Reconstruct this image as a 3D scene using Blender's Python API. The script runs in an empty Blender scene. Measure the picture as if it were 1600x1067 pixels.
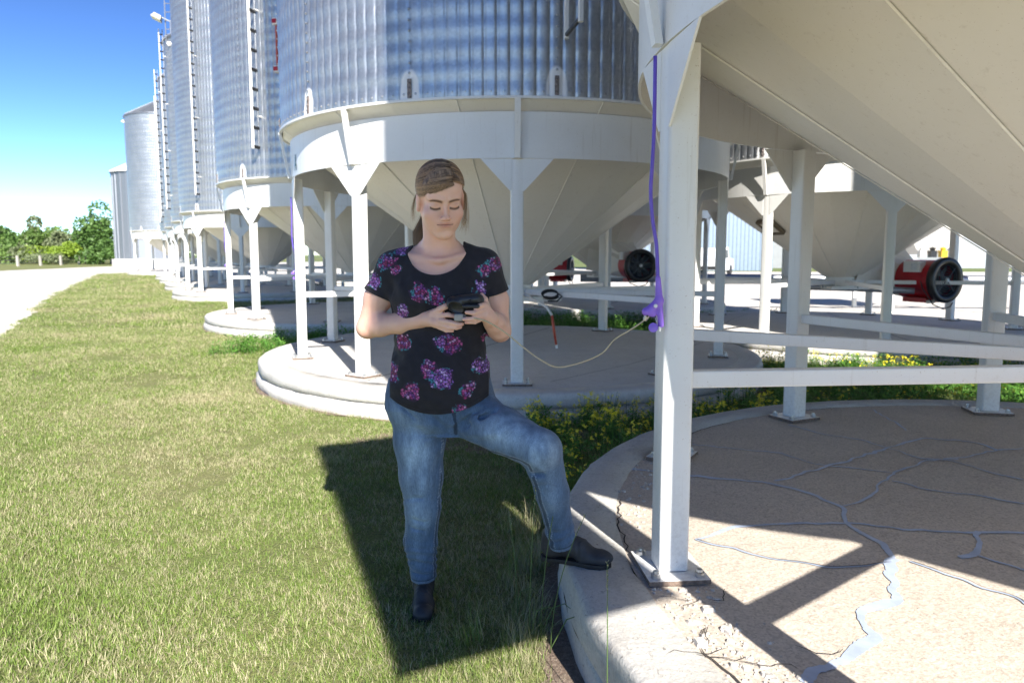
import bpy, math, random
import numpy as np
from mathutils import Vector, Matrix
R_ = math.radians
random.seed(7); rng = np.random.default_rng(7)
SC = bpy.context.scene; COL = SC.collection
# ---------------------------------------------------------------- camera, sky, sun, exposure
cam_d = bpy.data.cameras.new('camera'); cam = bpy.data.objects.new('camera', cam_d); COL.objects.link(cam)
cam.location = (0, 0, 1.345); cam.rotation_euler = (R_(90 - 5.8), 0, 0)
cam_d.lens = 25.19; cam_d.sensor_width = 36; cam_d.shift_y = -.0136
cam_d.clip_start = .05; cam_d.clip_end = 3000
cam_d.dof.use_dof = True; cam_d.dof.focus_distance = 2.6; cam_d.dof.aperture_fstop = 4.0
SC.camera = cam
W = bpy.data.worlds.new('World'); SC.world = W; W.use_nodes = True
SUN_EL = 35.2; SUN_D = Vector((-.345, .939, 0)).normalized()      # horizontal direction in which the sunlight travels
nt = W.node_tree; nt.nodes.clear()
o_ = nt.nodes.new('ShaderNodeOutputWorld'); bg = nt.nodes.new('ShaderNodeBackground'); sky = nt.nodes.new('ShaderNodeTexSky')
sky.sky_type = 'NISHITA'; sky.sun_disc = False; sky.sun_elevation = R_(SUN_EL); sky.sun_rotation = math.atan2(-SUN_D.x, -SUN_D.y)
sky.air_density = 1.0; sky.dust_density = 0.0; sky.ozone_density = 2.6; sky.altitude = 3000
bg.inputs[1].default_value = .088
# deep polarised blue as in the photograph: one even gamma and saturation over the whole sky
g1 = nt.nodes.new('ShaderNodeMix'); g1.data_type = 'RGBA'; g1.blend_type = 'DIVIDE'; g1.inputs[0].default_value = 1; g1.inputs[7].default_value = (11, 11, 11, 1)
gm = nt.nodes.new('ShaderNodeGamma'); gm.inputs[1].default_value = 1.6
g2 = nt.nodes.new('ShaderNodeMix'); g2.data_type = 'RGBA'; g2.blend_type = 'MULTIPLY'; g2.inputs[0].default_value = 1; g2.inputs[7].default_value = (11, 11, 11, 1)
hs = nt.nodes.new('ShaderNodeHueSaturation'); hs.inputs['Saturation'].default_value = 1.0
nt.links.new(sky.outputs[0], g1.inputs[6]); nt.links.new(g1.outputs[2], gm.inputs[0]); nt.links.new(gm.outputs[0], g2.inputs[6]); nt.links.new(g2.outputs[2], hs.inputs['Color']); nt.links.new(hs.outputs[0], bg.inputs[0]); nt.links.new(bg.outputs[0], o_.inputs[0])
sd = bpy.data.lights.new('sun', 'SUN'); sun = bpy.data.objects.new('sun', sd); COL.objects.link(sun)
sd.energy = 3.5; sd.angle = R_(.6); sd.color = (1, .955, .88)
ce = math.cos(R_(SUN_EL))
sun.rotation_euler = Vector((SUN_D.x * ce, SUN_D.y * ce, -math.sin(R_(SUN_EL)))).to_track_quat('-Z', 'Y').to_euler()
sun.location = (6, -15, 14)
SC.view_settings.view_transform = 'Standard'; SC.view_settings.look = 'None'
SC.view_settings.exposure = 1.72; SC.view_settings.gamma = 1; SC.view_settings.use_curve_mapping = False
SC.render.engine = 'CYCLES'
SC.cycles.max_bounces = 8; SC.cycles.diffuse_bounces = 4; SC.cycles.glossy_bounces = 3; SC.cycles.transparent_max_bounces = 6
SC.cycles.sample_clamp_indirect = 6; SC.cycles.caustics_reflective = False; SC.cycles.caustics_refractive = False

# ---------------------------------------------------------------- helpers
class MB:
    def __init__(s): s.v = []; s.f = []; s.m = []
    def add(s, v, f, m=0):
        n = len(s.v); s.v += [tuple(p) for p in v]; s.f += [tuple(i + n for i in q) for q in f]; s.m += [m] * len(f); return s
    def box(s, c, d, M=None, m=0, taper=None):
        x, y, z = d[0] / 2, d[1] / 2, d[2] / 2; t = taper or (1, 1)
        P = [(-x, -y, -z), (x, -y, -z), (x, y, -z), (-x, y, -z), (-x * t[0], -y * t[1], z), (x * t[0], -y * t[1], z), (x * t[0], y * t[1], z), (-x * t[0], y * t[1], z)]
        P = [Vector(p) for p in P]
        if M is not None: P = [M @ p for p in P]
        return s.add([p + Vector(c) for p in P], [(0, 3, 2, 1), (4, 5, 6, 7), (0, 1, 5, 4), (1, 2, 6, 5), (2, 3, 7, 6), (3, 0, 4, 7)], m)
    def tube(s, pts, r, n=8, m=0, cap=True, sq=False):
        pts = [Vector(p) for p in pts]; rs = r if isinstance(r, (list, tuple)) else [r] * len(pts)
        u = None; V = []
        for i, p in enumerate(pts):
            t = (pts[min(i + 1, len(pts) - 1)] - pts[max(i - 1, 0)]).normalized()
            if u is None:
                u = t.orthogonal().normalized() if abs(t.z) < .99 else Vector((1, 0, 0))
                if abs(t.z) < .99: u = t.cross(Vector((0, 0, 1))).normalized()
            u = (u - t * u.dot(t)).normalized(); w = t.cross(u)
            for k in range(n):
                a = 2 * math.pi * (k + (.5 if sq else 0)) / n
                V.append(p + (u * math.cos(a) + w * math.sin(a)) * rs[i])
        F = []
        for i in range(len(pts) - 1):
            for k in range(n):
                a, b = i * n + k, i * n + (k + 1) % n; F.append((a, b, b + n, a + n))
        if cap: F += [tuple(range(n - 1, -1, -1)), tuple(range((len(pts) - 1) * n, len(pts) * n))]
        return s.add(V, F, m)
    def lathe(s, prof, n=48, a0=0, a1=2 * math.pi, m=0, c=(0, 0, 0), jit=0):
        full = abs(a1 - a0 - 2 * math.pi) < 1e-6; N = n if full else n + 1; V = []
        for i in range(N):
            a = a0 + (a1 - a0) * i / n
            for r, z in prof:
                j = rng.normal(0, jit) if jit else 0
                V.append((c[0] + (r + j) * math.cos(a), c[1] + (r + j) * math.sin(a), c[2] + z))
        k = len(prof); F = []
        for i in range(n):
            i2 = (i + 1) % N
            for j in range(k - 1): F.append((i * k + j, i2 * k + j, i2 * k + j + 1, i * k + j + 1))
        return s.add(V, F, m)
    def mesh(s, name, mats, smooth=False, auto=None):
        me = bpy.data.meshes.new(name); me.from_pydata(s.v, [], s.f)
        for mt in (mats if isinstance(mats, (list, tuple)) else [mats]): me.materials.append(mt)
        me.polygons.foreach_set('material_index', s.m)
        if smooth: me.polygons.foreach_set('use_smooth', [True] * len(s.f))
        if auto: me.set_sharp_from_angle(angle=R_(auto))
        me.update(); return me
def link(name, me, parent=None, loc=(0, 0, 0), rz=0.0, rot=None, scale=None):
    o = bpy.data.objects.new(name, me); COL.objects.link(o)
    if parent is not None: o.parent = parent
    o.location = loc; o.rotation_euler = rot if rot is not None else (0, 0, rz)
    if scale is not None: o.scale = scale
    return o
def build(mb, name, mats, parent=None, smooth=False, auto=None, **k):
    return link(name, mb.mesh(name, mats, smooth, auto), parent, **k)
def tag(o, label=None, cat=None, group=None, kind=None):
    if label: o['label'] = label
    if cat: o['category'] = cat
    if group: o['group'] = group
    if kind: o['kind'] = kind
    return o
def thing(name, label, cat, loc=(0, 0, 0), rz=0, group=None):
    o = bpy.data.objects.new(name, None); COL.objects.link(o); o.location = loc; o.rotation_euler = (0, 0, rz)
    o.empty_display_size = .1
    return tag(o, label, cat, group)
def copy_tree(o, parent=None):
    c = o.copy(); COL.objects.link(c); c.parent = parent
    for ch in list(o.children): copy_tree(ch, c)
    return c
def bevel(o, w=.004, seg=2):
    b = o.modifiers.new('bevel', 'BEVEL'); b.width = w; b.segments = seg; b.limit_method = 'ANGLE'; b.angle_limit = R_(40); return o

# ---------------------------------------------------------------- materials
class NT:
    def __init__(s, name):
        s.mat = bpy.data.materials.new(name); s.mat.use_nodes = True; s.t = s.mat.node_tree
        s.b = s.t.nodes['Principled BSDF']; s.out = s.t.nodes['Material Output']; s._c = None
    def n(s, typ, **k):
        x = s.t.nodes.new(typ)
        for a, v in k.items():
            if a.startswith('i_'):
                x.inputs[int(a[2:]) if a[2:].isdigit() else a[2:].replace('_', ' ')].default_value = v
            else: setattr(x, a, v)
        return x
    def l(s, a, b): s.t.links.new(a, b)
    def pos(s, kind='obj'):
        if kind == 'world': return s.n('ShaderNodeNewGeometry').outputs['Position']
        return s.n('ShaderNodeTexCoord').outputs['Object']
    def noise(s, vec, scale, det=4, rough=.55, dim='3D', dist=0):
        x = s.n('ShaderNodeTexNoise'); x.inputs['Scale'].default_value = scale; x.inputs['Detail'].default_value = det
        x.inputs['Roughness'].default_value = rough; x.inputs['Distortion'].default_value = dist
        s.l(vec, x.inputs['Vector']); return x.outputs['Fac']
    def ramp(s, fac, stops, interp='LINEAR'):
        x = s.n('ShaderNodeValToRGB'); cr = x.color_ramp; cr.interpolation = interp
        while len(cr.elements) < len(stops): cr.elements.new(.5)
        for e, (p, c) in zip(cr.elements, stops):
            e.position = p; e.color = (*c, 1) if isinstance(c, tuple) else (c, c, c, 1)
        s.l(fac, x.inputs[0]); return x.outputs[0]
    def mix(s, fac, a, b, typ='MIX'):
        x = s.n('ShaderNodeMix', data_type='RGBA', blend_type=typ)
        for sock, val in ((x.inputs[0], fac), (x.inputs[6], a), (x.inputs[7], b)):
            if hasattr(val, 'node'): s.l(val, sock)
            else: sock.default_value = (*val, 1) if isinstance(val, tuple) else val
        return x.outputs[2]
    def math(s, op, a, b=None, clamp=False):
        x = s.n('ShaderNodeMath', operation=op, use_clamp=clamp)
        for i, v in enumerate((a, b)):
            if v is None: continue
            if hasattr(v, 'node'): s.l(v, x.inputs[i])
            else: x.inputs[i].default_value = v
        return x.outputs[0]
    def bump(s, h, strength=.3, dist=.01, prev=None):
        x = s.n('ShaderNodeBump'); x.inputs['Strength'].default_value = strength; x.inputs['Distance'].default_value = dist
        s.l(h, x.inputs['Height'])
        if prev: s.l(prev, x.inputs['Normal'])
        return x.outputs[0]
    def set(s, col=None, rough=None, metal=None, normal=None, **k):
        for nm, v in (('Base Color', col), ('Roughness', rough), ('Metallic', metal), ('Normal', normal)):
            if v is None: continue
            if hasattr(v, 'node'): s.l(v, s.b.inputs[nm])
            else: s.b.inputs[nm].default_value = (*v, 1) if isinstance(v, tuple) else v
        for nm, v in k.items(): s.b.inputs[nm.replace('_', ' ')].default_value = v
        return s.mat
def simple(name, col, rough=.5, metal=0, var=.12, scale=20, bump=.0, **k):
    t = NT(name); n = t.noise(t.pos(), scale)
    lo = tuple(c * (1 - var) for c in col); hi = tuple(min(1, c * (1 + var)) for c in col)
    c = t.ramp(n, [(.3, lo), (.7, hi)])
    nn = t.bump(n, bump, .005) if bump else None
    return t.set(c, rough, metal, nn, **k)

def m_paint(name, base, dirt):
    t = NT(name); p = t.pos('world')
    a = t.noise(p, 2.2, 6, .6); b = t.noise(p, 38, 3); s = t.noise(p, 150, 2)
    c = t.mix(t.ramp(a, [(.35, 0.0), (.75, .35)]), base, dirt)
    c = t.mix(t.ramp(b, [(.62, 0.0), (.78, .4)]), c, dirt)
    c = t.mix(t.ramp(s, [(.70, 0.0), (.73, .5)]), c, (.30, .2, .13))
    mp = t.n('ShaderNodeMapping'); mp.inputs['Scale'].default_value = (30, 30, 1.6); t.l(p, mp.inputs[0]); run = t.noise(mp.outputs[0], 1, 4, .6)
    c = t.mix(t.ramp(run, [(.60, 0.0), (.80, .40)]), c, (.42, .36, .28))
    sp = t.n('ShaderNodeSeparateXYZ'); t.l(p, sp.inputs[0]); low = t.math('MULTIPLY', t.math('SUBTRACT', .62, sp.outputs[2]), 2.2, True); spl = t.noise(p, 60, 4, .7)
    c = t.mix(t.math('MULTIPLY', low, t.ramp(spl, [(.45, 0.0), (.65, .35)])), c, (.30, .25, .20))
    return t.set(c, .38, 0, t.bump(a, .08, .02))
M_white = m_paint('white_painted_steel', (.80, .80, .785), (.66, .63, .57))
M_cone = m_paint('white_cone_warm_bounce_tint', (.79, .75, .68), (.67, .62, .53))  # white paint with the warm bounce off the concrete put into its colour
M_dirtyedge = simple('rusted_plate_edge', (.18, .13, .10), .8, 0, .5, 60)
M_seam = simple('cone_weld_bead', (.80, .77, .70), .5)
M_galv2 = simple('galvanised_dull', (.34, .36, .39), .45, .8, .15, 30)
M_dark = simple('dark_rubber', (.02, .02, .022), .6)
M_black = simple('black_paint', (.015, .015, .017), .35)
M_red = simple('red_fan_paint', (.42, .012, .02), .3, 0, .15, 8)
M_orange = simple('orange_red_plastic', (.50, .085, .045), .4, 0, .15, 30)
M_bolt = simple('zinc_bolt', (.5, .5, .5), .35, .9)
M_glass = NT('dark_glass').set((.03, .04, .05), .08)
M_conc_w = None

# galvanised corrugated wall with white overspray arches at the foot of each sheet seam
t = NT('galvanised_corrugated_steel'); p = t.pos()
sp = t.n('ShaderNodeSeparateXYZ'); t.l(p, sp.inputs[0])
vor = t.n('ShaderNodeTexVoronoi'); vor.inputs['Scale'].default_value = 45; t.l(p, vor.inputs['Vector'])
cl = t.noise(p, 1.6, 6, .65); fn = t.noise(p, 60, 3); mp = t.n('ShaderNodeMapping'); mp.inputs['Scale'].default_value = (9, 9, .8); t.l(p, mp.inputs[0]); streak = t.noise(mp.outputs[0], 2.0, 5, .6)
c = t.ramp(cl, [(.3, (.42, .435, .45)), (.7, (.55, .565, .58))])
c = t.mix(.35, c, t.ramp(vor.outputs['Color'], [(.2, (.30, .315, .33)), (.8, (.50, .515, .53))]))
c = t.mix(t.ramp(streak, [(.5, 0.0), (.75, .4)]), c, (.62, .65, .69))
ang = t.math('ARCTAN2', sp.outputs[1], sp.outputs[0])
sec = 2 * math.pi / 13
fr = t.math('SUBTRACT', t.math('FRACT', t.math('ADD', t.math('DIVIDE', ang, sec), 100.5)), .5)
dx = t.math('MULTIPLY', t.math('ABSOLUTE', fr), sec * 2.5)
wob = t.math('MULTIPLY', t.math('SUBTRACT', t.noise(p, 14, 3), .5), .035)
dz = t.math('SUBTRACT', sp.outputs[2], 2.60)
e = t.math('ADD', t.math('POWER', t.math('DIVIDE', dx, .092), 2.2), t.math('POWER', t.math('ABSOLUTE', t.math('DIVIDE', dz, .25)), 3.0))
e = t.math('ADD', e, t.math('MULTIPLY', wob, 6))
arch = t.ramp(e, [(.72, 1.0), (1.06, 0.0)])
c = t.mix(arch, c, (.80, .81, .82))
met = t.math('MULTIPLY', t.math('SUBTRACT', 1.0, arch), .82)
ro = t.math('ADD', t.math('MULTIPLY', cl, .2), .30)
M_galv = t.set(c, ro, met, t.bump(fn, .12, .004))

def m_conc(name, a, b, dark, pits=.5, agg=True):
    t = NT(name); p = t.pos('world')
    n1 = t.noise(p, 1.7, 7, .65); n2 = t.noise(p, 55, 4, .7); n3 = t.noise(p, 9, 6, .7)
    c = t.ramp(n1, [(.3, a), (.7, b)])
    c = t.mix(t.ramp(n3, [(.52, 0.0), (.75, .55)]), c, dark)
    v = t.n('ShaderNodeTexVoronoi'); v.inputs['Scale'].default_value = 130; t.l(p, v.inputs['Vector'])
    c = t.mix(.35 if agg else .15, c, t.ramp(v.outputs['Color'], [(.15, tuple(x * .55 for x in a)), (.5, b), (.9, tuple(min(1, x * 1.35) for x in b))]))
    c = t.mix(t.ramp(n2, [(.64, 0.0), (.70, pits)]), c, tuple(x * .35 for x in dark))
    n4 = t.noise(p, 21, 5, .75, dist=1.5); c = t.mix(t.ramp(n4, [(.60, 0.0), (.66, pits * .8)]), c, tuple(x * .6 for x in dark))
    nb = t.bump(n2, .8, .005); nb = t.bump(n3, .5, .014, nb)
    return t.set(c, .88, 0, nb)
M_slab = m_conc('worn_tan_concrete', (.45, .385, .32), (.56, .485, .405), (.37, .31, .26))
M_rim = m_conc('chalky_white_concrete', (.43, .41, .38), (.57, .55, .515), (.27, .24, .21), .8, False)
M_pad2 = m_conc('pale_concrete', (.60, .57, .53), (.70, .67, .63), (.46, .42, .38), .35, False)
M_seal = simple('blue_grey_crack_sealant', (.40, .46, .58), .55, 0, .15, 12, .2)
M_crack = simple('open_crack_dark', (.05, .042, .036), .95)
M_rubble = m_conc('broken_concrete', (.44, .40, .355), (.56, .525, .48), (.30, .26, .22), .5)

t = NT('lawn_soil_and_thatch'); p = t.pos('world')
a = t.noise(p, .55, 5, .6); b = t.noise(p, 7, 6, .7); g = t.noise(p, 70, 4, .7)
mp = t.n('ShaderNodeMapping'); mp.inputs['Rotation'].default_value = (0, 0, R_(-30)); mp.inputs['Scale'].default_value = (1.0, .12, 1); t.l(p, mp.inputs[0])
st = t.noise(mp.outputs[0], 1.3, 3)
c = t.ramp(a, [(.32, (.13, .19, .035)), (.5, (.20, .24, .06)), (.68, (.28, .27, .11))])
c = t.mix(t.ramp(st, [(.35, 0.0), (.65, .55)]), c, (.21, .215, .075))
c = t.mix(t.ramp(b, [(.45, 0.0), (.7, .5)]), c, (.27, .23, .12))
c = t.mix(t.ramp(g, [(.35, .8), (.55, 0.0)]), c, (.055, .06, .022))
M_lawn = t.set(c, .95, 0, t.bump(g, .7, .03))

t = NT('pale_limestone_gravel'); p = t.pos('world')
a = t.noise(p, .35, 6, .6); b = t.noise(p, 30, 4, .8); v = t.n('ShaderNodeTexVoronoi'); v.inputs['Scale'].default_value = 28; t.l(p, v.inputs['Vector'])
c = t.ramp(a, [(.3, (.60, .56, .50)), (.7, (.72, .69, .64))])
c = t.mix(.4, c, t.ramp(v.outputs['Color'], [(.1, (.36, .32, .27)), (.9, (.80, .76, .70))]))
c = t.mix(t.ramp(b, [(.6, 0.0), (.75, .5)]), c, (.30, .26, .2))
M_gravel = t.set(c, .95, 0, t.bump(v.outputs['Distance'], .5, .02))

t = NT('dry_field'); p = t.pos('world')
a = t.noise(p, .03, 6, .6); b = t.noise(p, 1.5, 5, .7)
c = t.ramp(a, [(.3, (.10, .16, .035)), (.7, (.20, .21, .07))]); c = t.mix(t.ramp(b, [(.4, 0.0), (.7, .5)]), c, (.07, .12, .03))
M_field = t.set(c, .95)
t = NT('bare_needle_litter_soil'); p = t.pos('world')
a = t.noise(p, 5, 6, .7); b = t.noise(p, 90, 5, .8)
c = t.ramp(b, [(.3, (.09, .06, .045)), (.52, (.24, .175, .13)), (.7, (.42, .34, .27))])
M_soil = t.set(c, .95, 0, t.bump(b, .9, .015))

def m_blade(name, greens, straw, dryness, scale=.55, transl=.3):
    t = NT(name); p = t.pos('world'); at = t.n('ShaderNodeAttribute', attribute_name='tint')
    big = t.noise(p, scale, 5, .6); loc = t.noise(p, 5, 3, .6)
    gr = t.ramp(at.outputs['Fac'], [(0, greens[0]), (.6, greens[1]), (1, greens[2])])
    dry = t.math('ADD', t.math('MULTIPLY', big, 1.7), t.math('MULTIPLY', loc, .6))
    at2 = t.n('ShaderNodeAttribute', attribute_name='dry')
    k = t.math('SUBTRACT', t.math('ADD', dry, t.math('MULTIPLY', at2.outputs['Fac'], .9)), 1.6 - dryness)
    k = t.math('MULTIPLY', k, 4, True)
    c = t.mix(k, gr, t.ramp(at.outputs['Fac'], [(0, tuple(x * .6 for x in straw)), (1, straw)]))
    t.set(c, .6)
    tr = t.n('ShaderNodeBsdfTranslucent'); t.l(c, tr.inputs[0]); mx = t.n('ShaderNodeMixShader'); mx.inputs[0].default_value = transl
    t.l(t.b.outputs[0], mx.inputs[1]); t.l(tr.outputs[0], mx.inputs[2]); t.l(mx.outputs[0], t.out.inputs[0]); return t.mat
M_blade = m_blade('lawn_grass_blade', [(.11, .18, .028), (.20, .30, .055), (.30, .40, .09)], (.64, .58, .36), .27)
M_weed = m_blade('weed_leaf', [(.065, .18, .025), (.13, .31, .045), (.22, .43, .075)], (.3, .3, .12), -.25)
M_flower = simple('yellow_petal', (.88, .74, .04), .6)
M_stem = simple('green_stem', (.09, .15, .04), .6)
M_seedhead = simple('dry_seed_head', (.42, .40, .22), .8)

def m_leaf(name, a, b):
    t = NT(name); p = t.pos('world'); at = t.n('ShaderNodeAttribute', attribute_name='tint')
    big = t.noise(p, .7, 3)
    c = t.mix(t.math('ADD', t.math('MULTIPLY', at.outputs['Fac'], .6), t.math('MULTIPLY', big, .4)), a, b)
    t.set(c, .55); tr = t.n('ShaderNodeBsdfTranslucent'); t.l(c, tr.inputs[0]); mx = t.n('ShaderNodeMixShader'); mx.inputs[0].default_value = .3
    t.l(t.b.outputs[0], mx.inputs[1]); t.l(tr.outputs[0], mx.inputs[2]); t.l(mx.outputs[0], t.out.inputs[0]); return t.mat
M_leaf_d = m_leaf('dark_tree_leaf', (.06, .13, .03), (.16, .28, .065))
M_leaf_m = m_leaf('mid_tree_leaf', (.09, .17, .04), (.22, .33, .085))
M_leaf_l = m_leaf('lime_bush_leaf', (.17, .27, .03), (.32, .44, .05))
M_leaf_g = m_leaf('grey_green_leaf', (.14, .18, .085), (.27, .31, .16))
M_bark = simple('bark', (.12, .10, .085), .9, 0, .4, 12)
M_wood = simple('weathered_post_wood', (.42, .39, .35), .85, 0, .25, 20)

# ---------------------------------------------------------------- setting
def sheet(name, pts, z, mat, label=None):
    me = bpy.data.meshes.new(name); me.from_pydata([(x, y, z) for x, y in pts], [], [tuple(range(len(pts)))]); me.materials.append(mat); me.update()
    return tag(link(name, me), label, None, None, 'structure')
sheet('ground', [(-1500, -300), (1500, -300), (1500, 2500), (-1500, 2500)], -.02, M_field)
sheet('gravel_yard', [(-60, -20), (60, -20), (60, 57), (20, 57), (-5, 90), (-30, 150), (-46, 120), (-46.5, 80), (-43, 60), (-90, 50)], -.012, M_gravel)
def rag(pts, step, amp):
    out = []
    for i, a in enumerate(pts):
        b = pts[(i + 1) % len(pts)]; a = np.array(a, float); b = np.array(b, float); L = np.hypot(*(b - a)); n = max(1, int(L / step))
        nrm = np.array([-(b - a)[1], (b - a)[0]]) / max(L, 1e-6)
        for k in range(n): out.append(tuple(a + (b - a) * k / n + nrm * rng.normal(0, amp)))
    return out
LAWN = [(3, -8), (1.5, -8), (-.5, -4), (-3.0, 2), (-8.5, 11.85), (-9.6, 13.95), (-13.2, 20.1), (-18.6, 30.3), (-28.5, 49.5), (-27.5, 53), (-22, 49), (-8, 31), (4.0, 19.2), (8.2, 12.9), (14, 8), (14, -8)]
sheet('lawn', rag(LAWN, .45, .09), 0.0, M_lawn)
for pts_, z_ in ((rag([(-43, 60), (-46.5, 80), (-46, 160), (-60, 260), (-300, 260), (-300, 50)], 2, .3), -.004), (rag([(8, 58.0), (26, 57.2), (30, 60), (8, 60.2)], 1, .2), -.004)):
    sheet('grass_verge', pts_, z_, M_lawn)
RIM = 2.78
C1 = (2.977, 2.61); C2 = (-.02, 8.37); C3 = (-3.03, 14.13); RR2 = (5.15, 11.2)
BINS = [C1, C2, C3, (-7.85, 23.1), (-10.86, 28.9), (-13.9, 34.7), (-16.9, 40.4)]
BACK = [RR2, (2.14, 16.96), (-.87, 22.7), (-5.7, 32.0)]
CRACKS={
 'a':[ (0.59,3.64),(0.71,3.57),(0.90,3.48),(1.06,3.43),(1.25,3.37),(1.36,3.24),(1.43,3.08),(1.44,2.99),(1.38,2.87),(1.38,2.76),(1.42,2.64),(1.39,2.51) ],
 'A':[ (1.39,2.51),(1.34,2.41),(1.25,2.27),(1.23,2.19),(1.10,2.13),(1.06,2.08),(1.05,2.01),(1.02,1.94),(0.95,1.90),(0.87,1.84),(0.81,1.80),(0.76,1.74) ],
 'b':[ (1.28,3.40),(1.46,3.52),(1.64,3.64),(1.88,3.81),(2.16,4.02),(2.47,4.22),(2.65,4.19),(2.74,4.08),(2.74,3.96),(2.91,3.99) ],
 'c':[ (1.05,4.08),(1.26,3.99),(1.50,3.90),(1.58,3.70),(1.68,3.64),(1.81,3.59),(1.92,3.54) ],
 'd':[ (1.38,2.85),(1.21,2.85),(1.09,2.84),(0.94,2.82),(0.81,2.74),(0.71,2.68) ],
 'e':[ (1.38,2.85),(1.54,2.81),(1.69,2.76),(1.86,2.75),(2.04,2.75),(2.19,2.73) ],
 'f':[ (0.71,2.68),(0.78,2.62),(0.90,2.53),(1.02,2.48),(1.11,2.43),(1.21,2.44),(1.36,2.47) ],
 'g':[ (1.93,3.52),(1.76,3.35),(1.67,3.22),(1.55,3.10),(1.45,3.05) ],
 'h':[ (1.86,2.76),(1.79,2.64),(1.69,2.53),(1.63,2.52) ],
 'i':[ (1.71,2.53),(1.75,2.47),(1.79,2.41),(1.86,2.36) ],
 'j':[ (1.43,2.48),(1.50,2.37),(1.55,2.28),(1.61,2.23),(1.62,2.16),(1.66,2.10) ],
 'k':[ (1.79,4.56),(1.89,4.36),(2.07,4.19),(2.14,3.99),(2.22,3.78),(2.35,3.75),(2.43,3.52),(2.51,3.42) ],
 'l':[ (2.57,5.01),(2.52,4.60),(2.47,4.40) ],
 'm':[ (1.85,3.40),(1.98,3.26),(2.15,3.18),(2.27,3.08) ],
 'n':[ (2.41,3.78),(2.22,3.75),(2.04,3.62),(1.92,3.52) ],
 'o':[ (2.74,3.96),(2.46,3.81),(2.33,3.78) ],
}
RUB=[ (0.51,2.32),(0.56,2.19),(0.59,2.04),(0.61,1.91),(0.64,1.80),(0.66,1.73) ]

# ---------------------------------------------------------------- concrete pads
PAD_LOW = [(2.80, -.06), (2.825, .02), (2.83, .07), (2.80, .112), (2.765, .122)]
PAD_UP = [(2.765, .122), (2.795, .130), (2.808, .16), (2.805, .222), (2.790, .242), (2.765, .25), (2.56, .25), (2.555, .238)]
PAD1_LOW = [(2.79, -.06), (2.79, .09), (2.785, .10)]
PAD1_UP = [(2.785, .10), (2.79, .11), (2.788, .225), (2.779, .242), (2.765, .25), (2.56, .251), (2.555, .238)]
def ring(prof, jit): return MB().lathe(prof, 144, jit=jit)
slab_mb = MB(); slab_mb.v = [(2.56 * math.cos(a), 2.56 * math.sin(a), .246) for a in np.linspace(0, 2 * math.pi, 97)[:-1]]; slab_mb.f = [tuple(range(96))]; slab_mb.m = [0]
me_low = ring(PAD_LOW, .0045).mesh('lower_ring', M_pad2, True); me_up = ring(PAD_UP, .0045).mesh('upper_ring', M_pad2, True)
me_slab = slab_mb.mesh('slab', M_pad2)
def joint_lines(pts, w=.012, z=.2475):
    m = MB(); p = [Vector((x, y, z)) for x, y in pts]
    for a, b in zip(p, p[1:]):
        n = (b - a).cross(Vector((0, 0, 1))).normalized() * w / 2; m.add([a - n, b - n, b + n, a + n], [(0, 1, 2, 3)])
    return m
def pad(c, label, group='round concrete pads under the hopper bins'):
    t = thing('concrete_pad', label, 'concrete pad', (c[0], c[1], 0), rng.uniform(0, 6), group)
    link('lower_ring', me_low, t); link('upper_ring', me_up, t); link('slab', me_slab, t)
    build(joint_lines([(-2.5, .3), (2.5, .42)]), 'joint', M_crack, t)
    build(joint_lines([(-1.9, -1.2), (-.6, -1.6), (1.5, -2.0)], .006), 'joint', M_crack, t)
    return t
t1 = thing('concrete_pad', 'cracked tan round concrete pad the woman rests her boot on, with blue-grey sealed cracks', 'concrete pad', (C1[0], C1[1], 0))
tag(t1, group='round concrete pads under the hopper bins')
build(ring(PAD1_LOW, .004), 'lower_ring', M_rim, t1, True); build(ring(PAD1_UP, .004), 'upper_ring', M_rim, t1, True)
link('slab', slab_mb.mesh('slab', M_slab), t1)
def wiggle(pts, amp, step=.045):
    out = []
    for a, b in zip(pts, pts[1:]):
        a = np.array(a); b = np.array(b); L = np.hypot(*(b - a)); n = max(2, int(L / step))
        for k in range(n):
            q = a + (b - a) * k / n
            if k: q = q + rng.normal(0, amp, 2)
            out.append(q)
    out.append(np.array(pts[-1]))
    for _ in range(2): out = [out[0]] + [q_ for a, b in zip(out, out[1:]) for q_ in (a * .75 + b * .25, a * .25 + b * .75)] + [out[-1]]
    return out
ZK = [0]
def ribbon(pts, w, z, m=None):
    ZK[0] += 1; z = z - .003 + ZK[0] * .00009; m = m or MB(); V = []
    for i, q in enumerate(pts):
        d = pts[min(i + 1, len(pts) - 1)] - pts[max(i - 1, 0)]; d = d / max(1e-6, np.hypot(*d)); n = np.array([-d[1], d[0]])
        e = 1 if 0 < i < len(pts) - 1 else .25
        wa, wb = w * e * (.5 + .22 * math.sin(i * .23 + w * 900) + rng.uniform(-.08, .08)), w * e * (.5 + .22 * math.sin(i * .17 + 2) + rng.uniform(-.08, .08))
        V += [(q[0] - n[0] * wa - C1[0], q[1] - n[1] * wa - C1[1], z), (q[0] + n[0] * wb - C1[0], q[1] + n[1] * wb - C1[1], z)]
    return m.add(V, [(2 * i, 2 * i + 1, 2 * i + 3, 2 * i + 2) for i in range(len(pts) - 1)])
for k, pts in CRACKS.items():
    w = {'A': .034, 'a': .021, 'e': .018, 'b': .018, 'h': .024, 'd': .019}.get(k, .012)
    wp = wiggle(pts, .009 if k != 'A' else .010)
    build(ribbon(wp, w, .2515), 'crack_sealant', M_seal, t1)
    off = [q + np.array([.45, .15]) * w for q in wp[::2]]
    if k in 'fj': build(ribbon(off, .0035, .2535), 'open_crack', M_crack, t1)
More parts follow.
